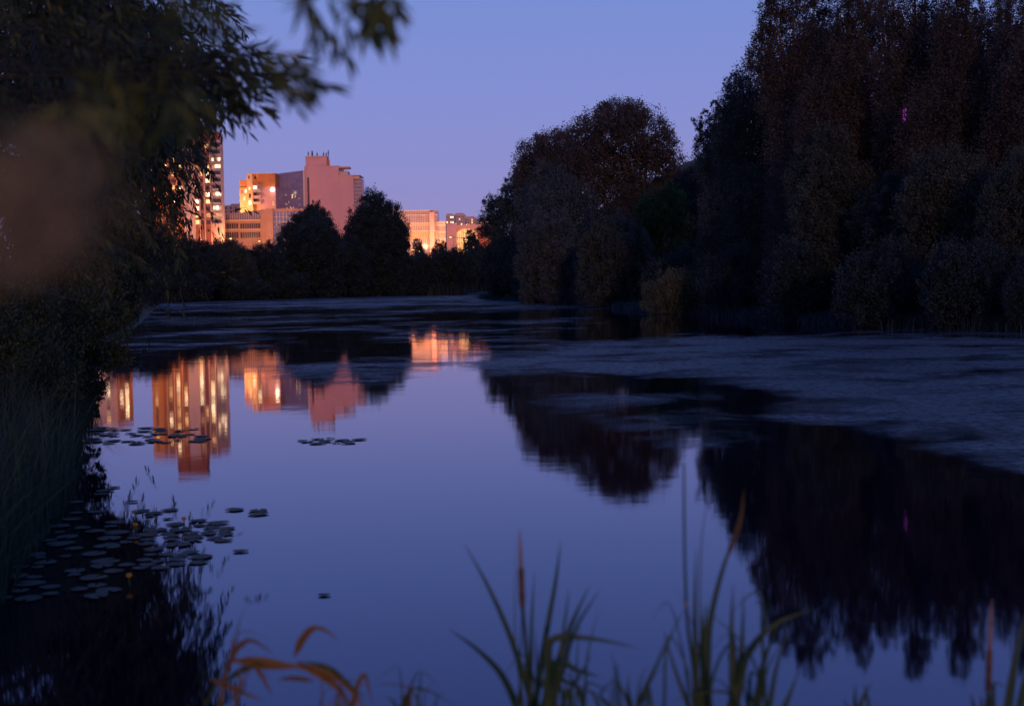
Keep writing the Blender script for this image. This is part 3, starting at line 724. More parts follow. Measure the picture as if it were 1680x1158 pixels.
part('cornice', Pd, 'ochre', [(436, 500.2, 342.6, 347.3, 611.2, 9)])
Pk = building('low_annex', 385, 680, 'small dim pink block peeping up between the tower and the stepped orange block')
part('wall', Pk, 'salmon', [(366, 378, 337, 0, 680, 12, GB), (378.05, 396, 334.5, 0, 679, 13, GB)])
for i in range(3):
    for j in range(3): window('window', Pk, 'darkwin', 369 + 8 * i, 371.5 + 8 * i, 340 + 6 * j, 343 + 6 * j, 680 if i == 0 else 679)

# right glass building ---------------------------------------------
B = building('glass_office', 700, 600, 'glass office with pale mullion grid and a pink pillar, glowing orange at its foot')
part('glass_wall', B, 'purplewin', [(640, 716.5, 345.5, 0, 601, 16, GB)])
gr = part('mullions', B, 'mullion', [(640 + 2.9 * i, 640.45 + 2.9 * i, 346, 400, 600.95, -0.15) for i in range(26)])
part('floor_bands', B, 'mullion', [(640, 716.4, y_, y_ + 1.1, 600.93, -0.22) for y_ in (345.2, 352.6, 366.0, 379.0)])
part('spandrel', B, 'ochre', [(640, 716.2, 381, 392, 600.9, -0.1), (640, 716.2, 368.2, 371, 600.9, -0.08)])
part('pillar', B, 'pink', [(703.8, 711.6, 348.2, 0, 599.6, 3, GB)])
part('annex', B, 'salmon', [(716.55, 729.8, 363.4, 0, 602, 14, GB)])
an = part('annex_windows', B, 'purplewin', [(717, 729.3, 371.5, 379.5, 602, -0.12), (717, 729.3, 383, 391, 602, -0.12)])
part('mullions', an, 'mullion', [(717.4 + 2 * i, 717.8 + 2 * i, 371, 391.5, 601.87, -0.12) for i in range(6)] + [(716.6, 729.7, 368.6, 370, 601.9, -0.3)])

# arched lit hall
H = building('arched_hall', 762, 640, 'low hall with a glowing arched window front and dull purple wall')
part('wall', H, 'pink', [(730, 748, 367.5, 0, 640, 16, GB), (748.05, 800, 368.5, 374.0, 640.5, 15)])
mb = MB(); pts = []
for i in range(15):
    t = i / 14; a = math.pi * t
    pp = P(765 - 17 * math.cos(a), 388 - 13.5 * math.sin(a) ** 0.8, 641); pts.append((pp.x, pp.z))
xa, xb = pts[0][0], pts[-1][0]
vs = [(x, 641, z) for x, z in pts] + [(xb, 641, CG), (xa, 641, CG)] + [(x, 655, z) for x, z in pts] + [(xb, 655, CG), (xa, 655, CG)]
n = len(pts) + 2
mb.add(vs, [tuple(range(n - 1, -1, -1)), tuple(range(n, 2 * n))] + [(i, (i + 1) % n, n + (i + 1) % n, n + i) for i in range(n)])
ah = mb.build('arched_window', M['arch'], H)
part('mullions', ah, 'ochre', [(750 + 3.4 * i, 750.6 + 3.4 * i, 376, 412, 640.97, -0.2) for i in range(10)] + [(748.5, 782, 389.2, 390.6, 640.94, -0.3), (748.5, 782, 398.6, 399.4, 640.94, -0.3)], yref=385)
mb = MB()
for i in range(14):
    (x0_, z0_), (x1_, z1_) = pts[i], pts[i + 1]
    mb.tube([(x0_, 640.9, z0_), (x1_, 640.9, z1_)], [0.35, 0.35], 6)
mb.build('arch_rim', M['paleorange'], ah)
part('wall', H, 'brick', [(782.5, 810, 374, 0, 642, 12, GB)])
# distant housing
for i, (pa, pb, ty, D, lab) in enumerate([(731, 744.5, 352.5, 900, 'pale distant apartment house with brightly lit windows above the arched hall'),
                                          (745, 762, 351.5, 930, 'middle pale distant apartment house on the skyline above the arched hall'),
                                          (762.5, 780, 357.0, 960, 'lower pale distant apartment house right of the other two on the skyline'),
                                          (780.5, 806, 361.0, 940, 'distant apartment house partly hidden by the tip of the right bank')]):
    Bd = building('distant_house', (pa + pb) / 2, D, lab, 'building', 'distant houses on the skyline')
    part('wall', Bd, 'salmon', [(pa, pb, ty, 0, D, 18, GB)])
    part('roof', Bd, 'pink', [(pa + 1.5, pb - 3, ty - 1.8, ty, D + 2, 12)])
    rw = random.Random(30 + i)
    for k in range(4):
        yc = ty + 4 + 4.2 * k
        for j in range(int((pb - pa) / 3.1)):
            px = pa + 1.2 + 3.1 * j
            v_ = rw.random()
            mt_ = 'win_white' if (i == 0 and j in (2, 3) and k in (0, 2)) or v_ > 0.93 else 'win_warm' if v_ > 0.75 else 'darkwin'
            window('window', Bd, mt_, px, px + 1.6, yc - 1.1, yc + 1.1, D)

# street lamps (lit), a few added unseen to warm the walls -------------------------------------------------
def street_lamp(px, py, D, watts, label, r=0.36, group='street lamps lighting the buildings'):
    p = P(px, py, D); zb = gz(p.x, p.y)
    e = empty('street_lamp', (p.x, p.y, zb), label, 'street lamp', group)
    mb = MB(); mb.tube([(p.x + 1.2, p.y, zb - 0.2), (p.x + 1.2, p.y, zb + (p.z - zb) * 0.6), (p.x + 1.2, p.y, p.z + 0.3)], [0.14, 0.11, 0.08], 8)
    mb.tube([(p.x + 1.2, p.y, p.z + 0.3), (p.x + 0.6, p.y, p.z + 0.75), (p.x, p.y, p.z + 0.62)], [0.07, 0.06, 0.06], 6); mb.build('pole', M['metal'], e)
    mb = MB(); mb.box(p.x - 0.55, p.x + 0.35, p.y - 0.25, p.y + 0.25, p.z + 0.45, p.z + 0.6); hd = mb.build('lamp_head', M['metal'], e)
    mb = MB(); mb.box(p.x - 0.5, p.x + 0.5, p.y + 0.45, p.y + 0.5, p.z - 0.55, p.z + 0.5); mb.build('light_shield', M['metal'], e)  # added plate, keeps the point light out of the water reflections
    mb = MB(); mb.ball(p, r, 12, 8, 0.85); mb.build('bulb', M['lamp'], hd, True)
    ld = bpy.data.lights.new('lamp_light', 'POINT'); ld.energy = watts; ld.color = (1.0, 0.47, 0.16); ld.shadow_soft_size = 0.25
    lo = bpy.data.objects.new('lamp_light', ld); link(lo, e); lo.location = (0, 0.95, p.z - zb)
for a in [(739.2, 389.3, 592, 5500, 'brightest street lamp, before the purple wall of the arched hall'),
          (725, 400.5, 588, 6000, 'low orange street lamp at the foot of the glass office annex'),
          (763.5, 397.5, 620, 6000, 'street lamp in front of the glowing arched hall'),
          (677.5, 410, 588, 6000, 'low orange street lamp beside the tall lone tree on the far shore'),
          (692, 402, 589, 5500, 'orange street lamp under the middle of the glass office'),
          (654, 396, 588, 7000, 'street lamp behind the tall lone tree on the far shore'),
          (378.5, 392, 585, 6500, 'small orange street lamp at the foot of the long ochre building'),
          (425, 396, 585, 6500, 'street lamp behind the dome-shaped tree at the end of the ochre building'),
          (330, 394, 565, 7000, 'street lamp under the right corner of the apartment tower'),
          (262, 385, 556, 9000, 'added lamp warming the left wing of the apartment tower'),  # added for its orange light on the tower
          (386, 357, 630, 15000, 'added hidden lamp behind the ochre podium brightening the stepped block', 0.3),  # added out of sight to make the stepped block glow
          (120, 385, 530, 14000, 'added unseen lamp warming the orange apartment block behind the left willow')]:  # added unseen for its orange light on the block
    street_lamp(*a)

# magenta light on the hill behind the poplars
p = P(1484, 190, 54.6); zb = gz(p.x, p.y)
e = empty('light_mast', (p.x, p.y, zb), 'mast with a small magenta light glimpsed among the leaves of the tall poplars', 'light mast')
mb = MB(); mb.tube([(p.x, p.y + .1, zb - 0.3), (p.x, p.y + .1, p.z + .5)], [0.035, 0.025], 8); mb.build('pole', M['metal'], e)
mb = MB(); mb.box(p.x - 0.05, p.x + 0.05, p.y - 0.05, p.y + 0.05, p.z - 0.26, p.z + 0.26); mb.build('lamp_tube', M['magenta'], e)

# ------------------------------------------------------------------ left willow and bank growth
def twig_leaves(pts, rng, L, Wd, step, spread=0.75, tint=0.5):
    """leaves set alternately along a polyline, returned as centre/direction arrays"""
    pts = [np.array(p, float) for p in pts]; C, Dn = [], []
    side = 1
    for a, b_ in zip(pts[:-1], pts[1:]):
        seg = b_ - a; ln = np.linalg.norm(seg); d = seg / (ln + 1e-9); k = max(1, int(ln / step))
        for i in range(k):
            o_ = a + seg * (i + rng.random() * 0.5) / k
            s = np.cross(d, rng.normal(size=3)); s /= np.linalg.norm(s) + 1e-9
            dd_ = d * (1 - spread * 0.4) + s * spread * 0.75 + np.array([0, 0, -0.35]); dd_ /= np.linalg.norm(dd_)
            C.append(o_ + dd_ * L * 0.5); Dn.append(dd_)
    C.append(pts[-1] + d * L * 0.4); Dn.append(d)
    return C, Dn

def lance(c, d, L, Wd, rng):
    """long narrow leaf: six vertices, two faces bent along the length"""
    n = len(c); c = np.asarray(c); d = np.asarray(d); d = d / np.linalg.norm(d, axis=1, keepdims=True)
    s = np.cross(d, rng.normal(size=(n, 3))); s /= np.linalg.norm(s, axis=1, keepdims=True) + 1e-9
    up = np.cross(s, d); L = np.broadcast_to(L, (n,))[:, None]; Wd = np.broadcast_to(Wd, (n,))[:, None]
    bend = rng.normal(0, 0.08, (n, 1)) * L
    v = np.stack([c - d * L * .5, c - d * L * .12 + s * Wd * .5 + up * bend, c + d * L * .2 + s * Wd * .36 + up * bend, c + d * L * .5,
                  c + d * L * .2 - s * Wd * .36 + up * bend, c - d * L * .12 - s * Wd * .5 + up * bend], 1).reshape(-1, 3)
    b0 = np.arange(n) * 6
    f = np.concatenate([np.stack([b0, b0 + 1, b0 + 2, b0 + 5], 1), np.stack([b0 + 2, b0 + 3, b0 + 4, b0 + 5], 1)])
    return v, f

class Willow:
    def __init__(s, seed): s.rng = np.random.default_rng(seed); s.C = []; s.D = []; s.T = []; s.L = []; s.Wd = []; s.mb = MB()
    def branch(s, pts, r0, r1):
        n = len(pts); s.mb.tube(pts, [r0 + (r1 - r0) * i / (n - 1) for i in range(n)], 7)
    def twig(s, start, d, ln, L=0.085, Wd=0.014, droop=0.6, step=0.02, tint=None, r=0.0022):
        rng = s.rng; p = np.array(start, float); d = np.array(d, float); d /= np.linalg.norm(d); pts = [p.copy()]
        k = 5
        for i in range(k):
            d = d + np.array([rng.normal() * .12, rng.normal() * .12, -droop / k]); d /= np.linalg.norm(d)
            p = p + d * ln / k; pts.append(p.copy())
        s.mb.tube(pts, [r * (1 - 0.13 * i) for i in range(k + 1)], 4)
        c, dn = twig_leaves(pts, rng, L, Wd, step)
        s.C += c; s.D += dn; t = np.clip((0.4 + 0.25 * rng.normal()) if tint is None else tint, 0, 1)
        s.T += [t] * len(c); s.L += [L * (0.65 + 0.5 * rng.random()) for _ in c]; s.Wd += [Wd] * len(c)
    def build(s, parent, mat, cname='crown', extra=None):
        v, f = lance(s.C, s.D, np.array(s.L), np.array(s.Wd), s.rng)
        t = np.repeat(np.clip(np.array(s.T) + s.rng.normal(0, .1, len(s.T)), 0, 1), 6)
        if extra is not None:
            v2, f2, t2 = extra; f2 = f2 + len(v); v = np.concatenate([v, v2]); f = np.concatenate([f, f2]); t = np.concatenate([t, t2])
        return mesh_np(cname, v, f, M[mat], parent, t)

# big willow on the left bank, 15 to 19 m away
tx, ty = -9.4, 19.2
e = empty('hanging_willow', (tx, ty, gz(tx, ty)), 'big willow on the left bank with drooping twigs hanging in front of the tower', 'tree')
wl = Willow(101); rng = wl.rng
wl.branch([(tx, ty, gz(tx, ty) - .3), (tx + .1, ty, 1.5), (tx - .1, ty, 3.2), (tx + .2, ty, 5.5)], 0.32, 0.14)
for (px, py, D, n, ln) in [(40, 60, 19, 70, 1.5), (110, 20, 18.5, 110, 1.6), (170, 70, 19, 120, 1.4), (220, 30, 18, 90, 1.0), (240, 110, 18.5, 100, .9), (200, 160, 19, 120, 1.1), (250, 180, 19, 60, .6), (264, 190, 19, 14, .4),
                           (205, 225, 18.5, 120, .9), (240, 235, 19, 36, .4), (120, 200, 18, 110, 1.3), (185, 290, 19, 110, .7), (228, 295, 19, 46, .4), (60, 300, 18, 110, 1.2), (140, 330, 18.5, 90, .9), (205, 335, 19, 80, .5), (240, 350, 19.4, 40, .35),
                           (232, 400, 19, 50, .35), (90, 400, 18, 80, .8), (170, 400, 19, 70, .5), (200, 440, 19, 40, .3), (262, 395, 19.4, 24, .3)]:
    b_ = np.array(P(px, py, D)); wl.branch([(tx, ty, 2.6 + 0.3 * rng.random()), tuple((b_ + np.array([tx, ty, 4.0])) / 2 + np.array([0, 0, .3])), tuple(b_)], 0.07, 0.015)
    for i in range(n):
        st = b_ + rng.normal(size=3) * np.array([.36, .7, .34])
        wl.twig(st, (rng.normal() * .4 + .1, rng.normal() * .5, 0.2 - rng.random()), ln * (0.5 + 0.6 * rng.random()), L=0.13, Wd=0.026, droop=1.2, step=0.033, r=0.004)
lob = [(*P(px, py, D), r * D / F, r * D / F, r * D / F) for px, py, D, r in
       [(20, 60, 18, 120), (110, 40, 18.5, 110), (185, 70, 18.3, 85), (40, 230, 18, 120), (135, 190, 18.5, 90), (195, 180, 18.5, 60), (30, 400, 18, 110), (120, 380, 18.3, 85), (165, 300, 18.6, 62), (185, 420, 18, 50), (230, 60, 18.5, 48)]]
ex = crown(lob, 0.13, 2.6, rng, 0.6, 1.0, 0.3)
wl.build(e, 'near', 'crown', ex); wl.mb.build('trunk', M['bark'], e, True)

# nearer willow on the left bank: its boughs enter the top left corner, close to the lens
tx, ty = -3.5, 4.9
e = empty('near_willow', (tx, ty, gz(tx, ty)), 'nearest willow whose leafy boughs cross the top left corner', 'tree')
wl = Willow(103); rng = wl.rng
wl.branch([(tx, ty, gz(tx, ty) - .3), (tx + .05, ty, .9), (tx - .05, ty - .05, 1.9), (tx + .2, ty - .2, 2.9)], 0.17, 0.08)
def bough(pl, r0=0.005, r1=0.002, tw=60, ln=0.3, sx=(.09, .12, .06), dirv=(.6, 0, -.3), L=.085, Wd=.014, droop=.7, tmin=0.0):
    pts = [tuple(P(*a)) for a in pl]; wl.branch([(tx + .1, ty - .1, 2.3)] + pts, r0, r1)
    A = [np.array(p) for p in pts]
    for i in range(tw):
        u_ = (tmin + (1 - tmin) * rng.random()) * (len(A) - 1.001); j = int(u_); st = A[j] + (A[j + 1] - A[j]) * (u_ - j) + rng.normal(size=3) * np.array(sx)
        wl.twig(st, np.array(dirv) + rng.normal(size=3) * .45, ln * (.55 + .6 * rng.random()), L, Wd, droop)
bough([(-140, 20, 5.4), (60, 50, 5.4), (200, 85, 5.3), (280, 100, 5.2), (340, 108, 5.1), (375, 122, 5.1)], tw=80, ln=.17, sx=(.06, .1, .045), dirv=(.8, 0, -.1), droop=.45, tmin=.3)
bough([(-140, 30, 5.5), (60, 70, 5.5), (200, 110, 5.4), (290, 125, 5.3), (335, 140, 5.2)], tw=70, ln=.16, sx=(.06, .1, .05), dirv=(.7, 0, -.3), droop=.5, tmin=.3)
bough([(-160, -80, 5.8), (60, -40, 5.9), (200, 0, 6.0), (285, 10, 6.0)], tw=120, ln=.3, sx=(.14, .2, .12))
bough([(-160, 160, 6.2), (0, 180, 6.3), (120, 180, 6.3), (200, 165, 6.2), (250, 155, 6.2)], tw=130, ln=.26, sx=(.12, .25, .13))
bough([(-160, 60, 6.8), (0, 90, 7), (120, 100, 7), (230, 80, 7)], tw=170, ln=.36, sx=(.22, .3, .2))
bough([(-160, 330, 7.4), (0, 330, 7.5), (90, 310, 7.5), (150, 290, 7.4)], tw=90, ln=.36, sx=(.16, .3, .16))
bough([(310, 120, 5.0), (350, 150, 5.0), (385, 165, 5.0), (405, 172, 5.0)], r0=.004, r1=.002, tw=16, ln=.07, sx=(.02, .05, .012), L=.06, Wd=.011, dirv=(.6, 0, -.5), droop=.4)
bough([(300, 150, 5.0), (330, 190, 5.0), (345, 215, 5.0)], r0=.004, r1=.002, tw=16, ln=.09, sx=(.02, .06, .02), L=.06, Wd=.011, dirv=(.4, 0, -.5), droop=.4)
bough([(330, 105, 5.0), (352, 90, 5.0), (366, 74, 5.0)], r0=.004, r1=.002, tw=9, ln=.08, sx=(.012, .04, .01), dirv=(.3, 0, .7), droop=.1, L=.06, Wd=.011)
wl.build(e, 'near', 'crown')
wl.mb.build('trunk', M['twig'], e, True)
# the same willow's nearest sprays, paler with warm light in their colour, out of focus
for si, (pl_, kw_) in enumerate([
        ([(-200, -120, 3.4), (180, -70, 2.9), (400, -22, 2.5), (470, 2, 2.4), (560, -12, 2.3), (650, -30, 2.2)], dict(r0=.0018, r1=.0008, tw=18, ln=.07, sx=(.012, .08, .006), dirv=(.15, 0, -.8), L=.062, Wd=.011, tmin=.62)),
        ([(-150, 200, 3.0), (150, 150, 2.8), (330, 120, 2.6), (420, 108, 2.5), (452, 104, 2.45)], dict(r0=.0018, r1=.0008, tw=20, ln=.07, sx=(.016, .08, .012), dirv=(.9, 0, -.1), L=.06, Wd=.008, droop=.3, tmin=.72)),
        ([(-150, 120, 2.4), (120, 100, 2.1), (260, 70, 1.9), (330, 45, 1.9)], dict(r0=.0018, r1=.0008, tw=9, ln=.06, sx=(.012, .06, .01), dirv=(.7, 0, .35), L=.06, Wd=.008, droop=.1, tmin=.55)),
        ([(-150, 40, 2.4), (80, 120, 2.2), (200, 140, 2.1), (260, 160, 2.1)], dict(r0=.0018, r1=.0008, tw=13, ln=.07, sx=(.03, .06, .025), dirv=(.2, 0, -.7), L=.065, Wd=.009, droop=.4, tmin=.4)),
        ([(-150, 150, 1.7), (20, 170, 1.6), (100, 180, 1.6)], dict(r0=.0018, r1=.0008, tw=12, ln=.06, sx=(.02, .05, .012), dirv=(.4, 0, -.3), L=.06, Wd=.008, droop=.4, tmin=.4)),
        ]):
    wl = Willow(104 + si); rng = wl.rng
    bough(pl_, **kw_)
    sp_ = wl.build(e, 'nearolive', 'leaves'); sp_['label'] = 'olive out-of-focus leaf spray'
    wl.mb.build('twigs', M['twig'], sp_, True)

# shrubs and tall herbs of the left bank
def bank_bush(name, label, lobes_px, D, mat, seed, leaf=0.1, cover=3.2, group='shrubs along the left bank'):
    rng = np.random.default_rng(seed)
    lob = []
    for px, py, r in lobes_px:
        c = P(px, py, D + rng.normal() * .4); rr = r * D / F; lob.append((c.x, c.y, c.z, rr, rr, rr * 1.05))
    cx = sum(l[0] for l in lob) / len(lob)
    for _ in range(60):
        if gz(cx, D) > 0.12: break
        cx -= 0.1
    zb = max(0.0, gz(cx, D))
    e = empty(name, (cx, D, zb), label, 'shrub', group)
    v, f, t = crown(lob, leaf, cover, rng, 0.5, 1.0, 0.32); v[:, 2] = np.maximum(v[:, 2], 0.03)
    mb = MB()
    for l in lob: mb.tube([(cx + rng.normal() * .15, D, zb - .2), ((cx + l[0]) / 2, D, (zb + l[2]) / 2 + .1), (l[0], l[1], l[2])], [.035, .025, .01], 6)
    mb.build('stem', M['bark'], e); mesh_np('foliage', v, f, M[mat], e, t)
bank_bush('bank_shrub', 'nearest dark shrub leaning over the water at the left edge', [(-20, 600, 90), (40, 585, 80), (75, 625, 58), (100, 655, 34), (125, 668, 22), (30, 660, 60), (10, 520, 80)], 14.0, 'near', 201, 0.085)
bank_bush('bank_shrub', 'dark leaning shrub whose leaf tips hang over the mirrored orange block', [(60, 500, 80), (120, 535, 62), (165, 540, 46), (145, 600, 40), (180, 575, 28), (95, 590, 60), (120, 625, 46), (140, 655, 26), (150, 675, 14), (195, 520, 24)], 15.5, 'near', 202, 0.095)
bank_bush('bank_shrub', 'dark shrub under the right side of the hanging willow', [(110, 450, 70), (165, 470, 55), (200, 480, 36), (190, 505, 34), (150, 500, 50), (215, 455, 30)], 16.5, 'near', 203, 0.10)
bank_bush('bank_shrub', 'dark shrub dipping to the water left of the far bank willows', [(190, 480, 34), (215, 492, 28), (235, 474, 24), (180, 500, 34)], 62, 'shrub', 204, 0.17)
bank_bush('bank_shrub', 'distant dark shrub at the bend where the left bank meets the far bank', [(215, 446, 38), (250, 456, 28), (255, 478, 22), (230, 480, 30)], 120, 'shrub', 205, 0.3)

# grass of the left bank and reeds (uncountable)
def blades(n, rng, where, h, wdt, lean=0.35):
    pts = where(n, rng); n = len(pts)
    hh = h * (0.5 + 0.7 * rng.random(n)); a = rng.random(n) * 6.283; le = lean * rng.random(n) * hh
    dx, dy = np.cos(a), np.sin(a); s = np.stack([-dy, dx, np.zeros(n)], 1) * wdt / 2
    l = np.stack([dx * le, dy * le, np.zeros(n)], 1); up = np.array([0, 0, 1.0])
    p0 = pts; p1 = pts + l * .3 + up * (hh * .6)[:, None]; p2 = pts + l + up * hh[:, None]
    v = np.stack([p0 - s, p0 + s, p1 + s * .7, p1 - s * .7, p2 + s * .08, p2 - s * .08], 1).reshape(-1, 3)
    b0 = np.arange(n) * 6
    f = np.concatenate([np.stack([b0, b0 + 1, b0 + 2, b0 + 3], 1), np.stack([b0 + 3, b0 + 2, b0 + 4, b0 + 5], 1)])
    return v, f, np.repeat(rng.random(n), 6)
def near_left(n, rng):
    y = 4.0 + 18 * rng.random(n) ** 1.4; x = -1.2 - 0.2 * y - 2.4 * rng.random(n)
    d = sdist(x, y); ok = (d > -0.3) & (d < 1.6); x, y = x[ok], y[ok]
    return np.stack([x, y, np.maximum(terrain(x, y) - 0.03, -0.05)], 1)
v, f, t = blades(16000, np.random.default_rng(5), near_left, 0.8, 0.011, 0.9)
tag(mesh_np('bank_grass', v, f, M['grass'], None, t), 'dark long grass overhanging the left water edge', 'grass', kind='stuff')
def far_reeds(n, rng):
    i = rng.random(n); px = 265 + 530 * i; D = np.array([W(p_, 0.0 + np.interp(p_, [265, 430, 560, 670, 760, 800], [497, 489.5, 486, 483.5, 482.5, 483])).y for p_ in px]) + rng.normal(0, 1.2, n) + 0.8
    x = (px - CX) / F * D; keep = rng.random(n) < 0.35 + 0.65 * (np.sin(px * 0.045) > 0.1)
    return np.stack([x, D, np.full(n, -0.05)], 1)[keep]
v, f, t = blades(2600, np.random.default_rng(6), far_reeds, 2.0, 0.16, 0.35)
tag(mesh_np('shore_reeds', v, f, M['shrub'], None, t), 'strip of dark reeds standing along the far waterline', 'reeds', kind='stuff')
def right_reeds(n, rng):
    a = np.array(SHORE[6:15]); t = rng.random(n) * (len(a) - 1.001); i = t.astype(int); f_ = (t - i)[:, None]
    p = a[i] * (1 - f_) + a[i + 1] * f_ + rng.normal(0, .45, (n, 2)); return np.concatenate([p, np.full((n, 1), -.05)], 1)
v, f, t = blades(14000, np.random.default_rng(8), right_reeds, 0.5, 0.03, 1.6)
tag(mesh_np('waterline_herbs', v, f, M['shrub'], None, t), 'fringe of dark herbs and sedge along the right waterline', 'herbs', kind='stuff')
def near_bank(n, rng):
    x = -6 + 14 * rng.random(n); y = -6 + 9.3 * rng.random(n); d = sdist(x, y); ok = (d > 0.05) & ((np.abs(x) > .5) | (y < -.4) | (y > 0.6)); x, y = x[ok], y[ok]
    return np.stack([x, y, terrain(x, y) - 0.02], 1)
v, f, t = blades(9000, np.random.default_rng(7), near_bank, 0.42, 0.008, 0.6)
tag(mesh_np('meadow_grass', v, f, M['grass'], None, t), 'long grass on the near bank where the viewer stands', 'grass', kind='stuff')

# ------------------------------------------------------------------ lily pads
def pad_mesh(seed):
    rng = random.Random(seed); n = 18; vs = [(0, 0, 0.0)]; fs = []
    for i in range(n + 1):
        a = 0.22 + (2 * math.pi - 0.44) * i / n; r = 1 + 0.05 * math.sin(3 * a + seed) + rng.uniform(-.03, .03)
        vs.append((r * math.cos(a), r * 0.92 * math.sin(a), 0.02 + 0.018 * math.sin(2 * a + seed * 1.7)))
    for i in range(n): fs.append((0, i + 1, i + 2))
    k = len(vs); vs += [(x, y, z - 0.02) for x, y, z in vs]; fs += [(a + k, c + k, b_ + k) for a, b_, c in fs]
    rim = list(range(n + 2))
    for i in range(n + 2): fs.append((rim[i], k + rim[i], k + rim[(i + 1) % (n + 2)], rim[(i + 1) % (n + 2)]))
    me = bpy.data.meshes.new('lily_pad'); me.from_pydata(vs, [], fs); me.materials.append(M['pad']); me.update(); return me
PADS = [pad_mesh(i) for i in range(6)]
rl = random.Random(77); placed = []
def pad(px, py, r, label, group, tilt=0.0):
    w = W(px, py)
    for x, y, rr in placed:
        if (x - w.x) ** 2 + (y - w.y) ** 2 < (0.95 * (r + rr)) ** 2: return False
    if gz(w.x, w.y) > -0.02: return False
    placed.append((w.x, w.y, r))
    o = bpy.data.objects.new('lily_pad', rl.choice(PADS)); link(o); o.location = (w.x, w.y, 0.006 + 0.002 * rl.random()); o.scale = (r, r, r)
    o.rotation_euler = (rl.uniform(-.015, .015) + tilt, rl.uniform(-.015, .015), rl.uniform(0, 6.28))
    tag(o, label, 'lily pad', group); return True
LP = 'dull grey-green lily pad lying in the crowded patch at the left bank'; GP = 'lily pads crowded at the left bank'
cnt = 0
for tries in range(6000):
    py = rl.uniform(800, 985); t = (py - 800) / 185
    lim = 250 + 60 * math.sin(t * 3.1) - 90 * max(0, t - .55) / .45
    px = rl.uniform(-30, lim)
    if (px > 190 or py < 850) and rl.random() < 0.6: continue
    if pad(px, py, rl.uniform(0.035, 0.09), LP, GP): cnt += 1
    if cnt >= 64: break
LT = 'lily pad in the narrow tongue reaching out to open water right of the crowded patch'; GT = 'lily pads in the tongue off the left bank'
cnt = 0
for tries in range(1500):
    px = rl.uniform(215, 372); py = 882 - (px - 215) * 0.05 + rl.gauss(0, 5.5)
    if pad(px, py, rl.uniform(.045, .085), LT, GT): cnt += 1
    if cnt >= 34: break
cnt = 0
for tries in range(800):
    px = rl.uniform(225, 335); py = 924 - (px - 225) * 0.09 + rl.gauss(0, 4)
    if pad(px, py, rl.uniform(.045, .08), 'lily pad in the lower short row beneath the tongue of pads', 'lily pads in the lower short row'): cnt += 1
    if cnt >= 14: break
cnt = 0
for tries in range(2000):
    px = rl.uniform(150, 345); py = rl.choice([714 - (px - 150) * 0.0, 727 - (px - 150) * 0.02, 706]) + rl.gauss(0, 2)
    if pad(px, py, rl.uniform(.06, .12), 'lily pad in the long thin raft crossing the reflection of the tower', 'lily pads across the tower reflection'): cnt += 1
    if cnt >= 36: break
cnt = 0
for tries in range(500):
    px = rl.uniform(495, 590); py = 724 + rl.gauss(0, 2.2)
    if pad(px, py, rl.uniform(.05, .09), 'lily pad in the thin dark raft below the mirrored pink penthouse', 'lily pads below the mirrored penthouse'): cnt += 1
    if cnt >= 12: break
for px, py in ((385, 837), (398, 835.5), (412, 836), (424, 838)): pad(px, py, .07, 'lily pad in the upper strip of the small group floating alone in open water', 'lily pads alone in open water, upper strip')
for px, py in ((423, 844), (438, 843)): pad(px, py, .075, 'lily pad in the lower pair of the small group floating alone in open water', 'lily pads alone in open water, lower pair')
for px, py in ((325, 855), (340, 854.5)): pad(px, py, .065, 'one of two lily pads beside the yellow bud in open water', 'lily pads beside the yellow bud')
for px, py in ((395, 905), (402, 906)): pad(px, py, .05, 'one of two faint lily pads floating right of the tongue of pads', 'faint lily pads right of the tongue')
for px, py in ((532, 977), (541, 979)): pad(px, py, .035, 'one of two tiny lily pads in the middle of open water', 'tiny lily pads in the open middle')
for px, py, lab in ((302, 858, 'yellow water lily bud standing by itself in open water'), (212, 954, 'yellow water lily bud at the lower edge of the crowded pads'), (222, 846, 'yellow water lily bud at the upper edge of the crowded pads'), (223, 868, 'yellow water lily bud amid the upper crowded pads')):
    w = W(px, py + 6); e = empty('water_lily_bud', (w.x, w.y, 0), lab, 'water lily', 'yellow water lily buds')
    mb = MB(); mb.tube([(w.x, w.y, -.1), (w.x + .004, w.y, .0), (w.x, w.y, .045)], [.005, .005, .004], 6); mb.build('stalk', M['reed'], e)
    mb = MB(); mb.ball((w.x, w.y, .055), .014, 10, 7, .95)
    for k in range(5):
        a = k * 1.257; mb.ball((w.x + .008 * math.cos(a), w.y + .008 * math.sin(a), .058), .009, 8, 6, 1.15)
    mb.build('flower', M['bud'], e, True)

# ------------------------------------------------------------------ reeds and cattails at the near bank
def smooth_path(pts, n=14):
    """centripetal Catmull-Rom through 3-D points"""
    p = [Vector(q_) for q_ in pts]; p = [p[0] * 2 - p[1]] + p + [p[-1] * 2 - p[-2]]; out = []
    for i in range(1, len(p) - 2):
        a, b_, c, d = p[i - 1], p[i], p[i + 1], p[i + 2]
        t1 = max(1e-4, (b_ - a).length ** .5); t2 = t1 + max(1e-4, (c - b_).length ** .5); t3 = t2 + max(1e-4, (d - c).length ** .5)
        for k in range(n):
            t = t1 + (t2 - t1) * k / n
            A1 = a * ((t1 - t) / t1) + b_ * (t / t1); A2 = b_ * ((t2 - t) / (t2 - t1)) + c * ((t - t1) / (t2 - t1)); A3 = c * ((t3 - t) / (t3 - t2)) + d * ((t - t2) / (t3 - t2))
            B1 = A1 * ((t2 - t) / t2) + A2 * (t / t2); B2 = A2 * ((t3 - t) / (t3 - t1)) + A3 * ((t - t1) / (t3 - t1))
            out.append(B1 * ((t2 - t) / (t2 - t1)) + B2 * ((t - t1) / (t2 - t1)))
    out.append(p[-2]); return out

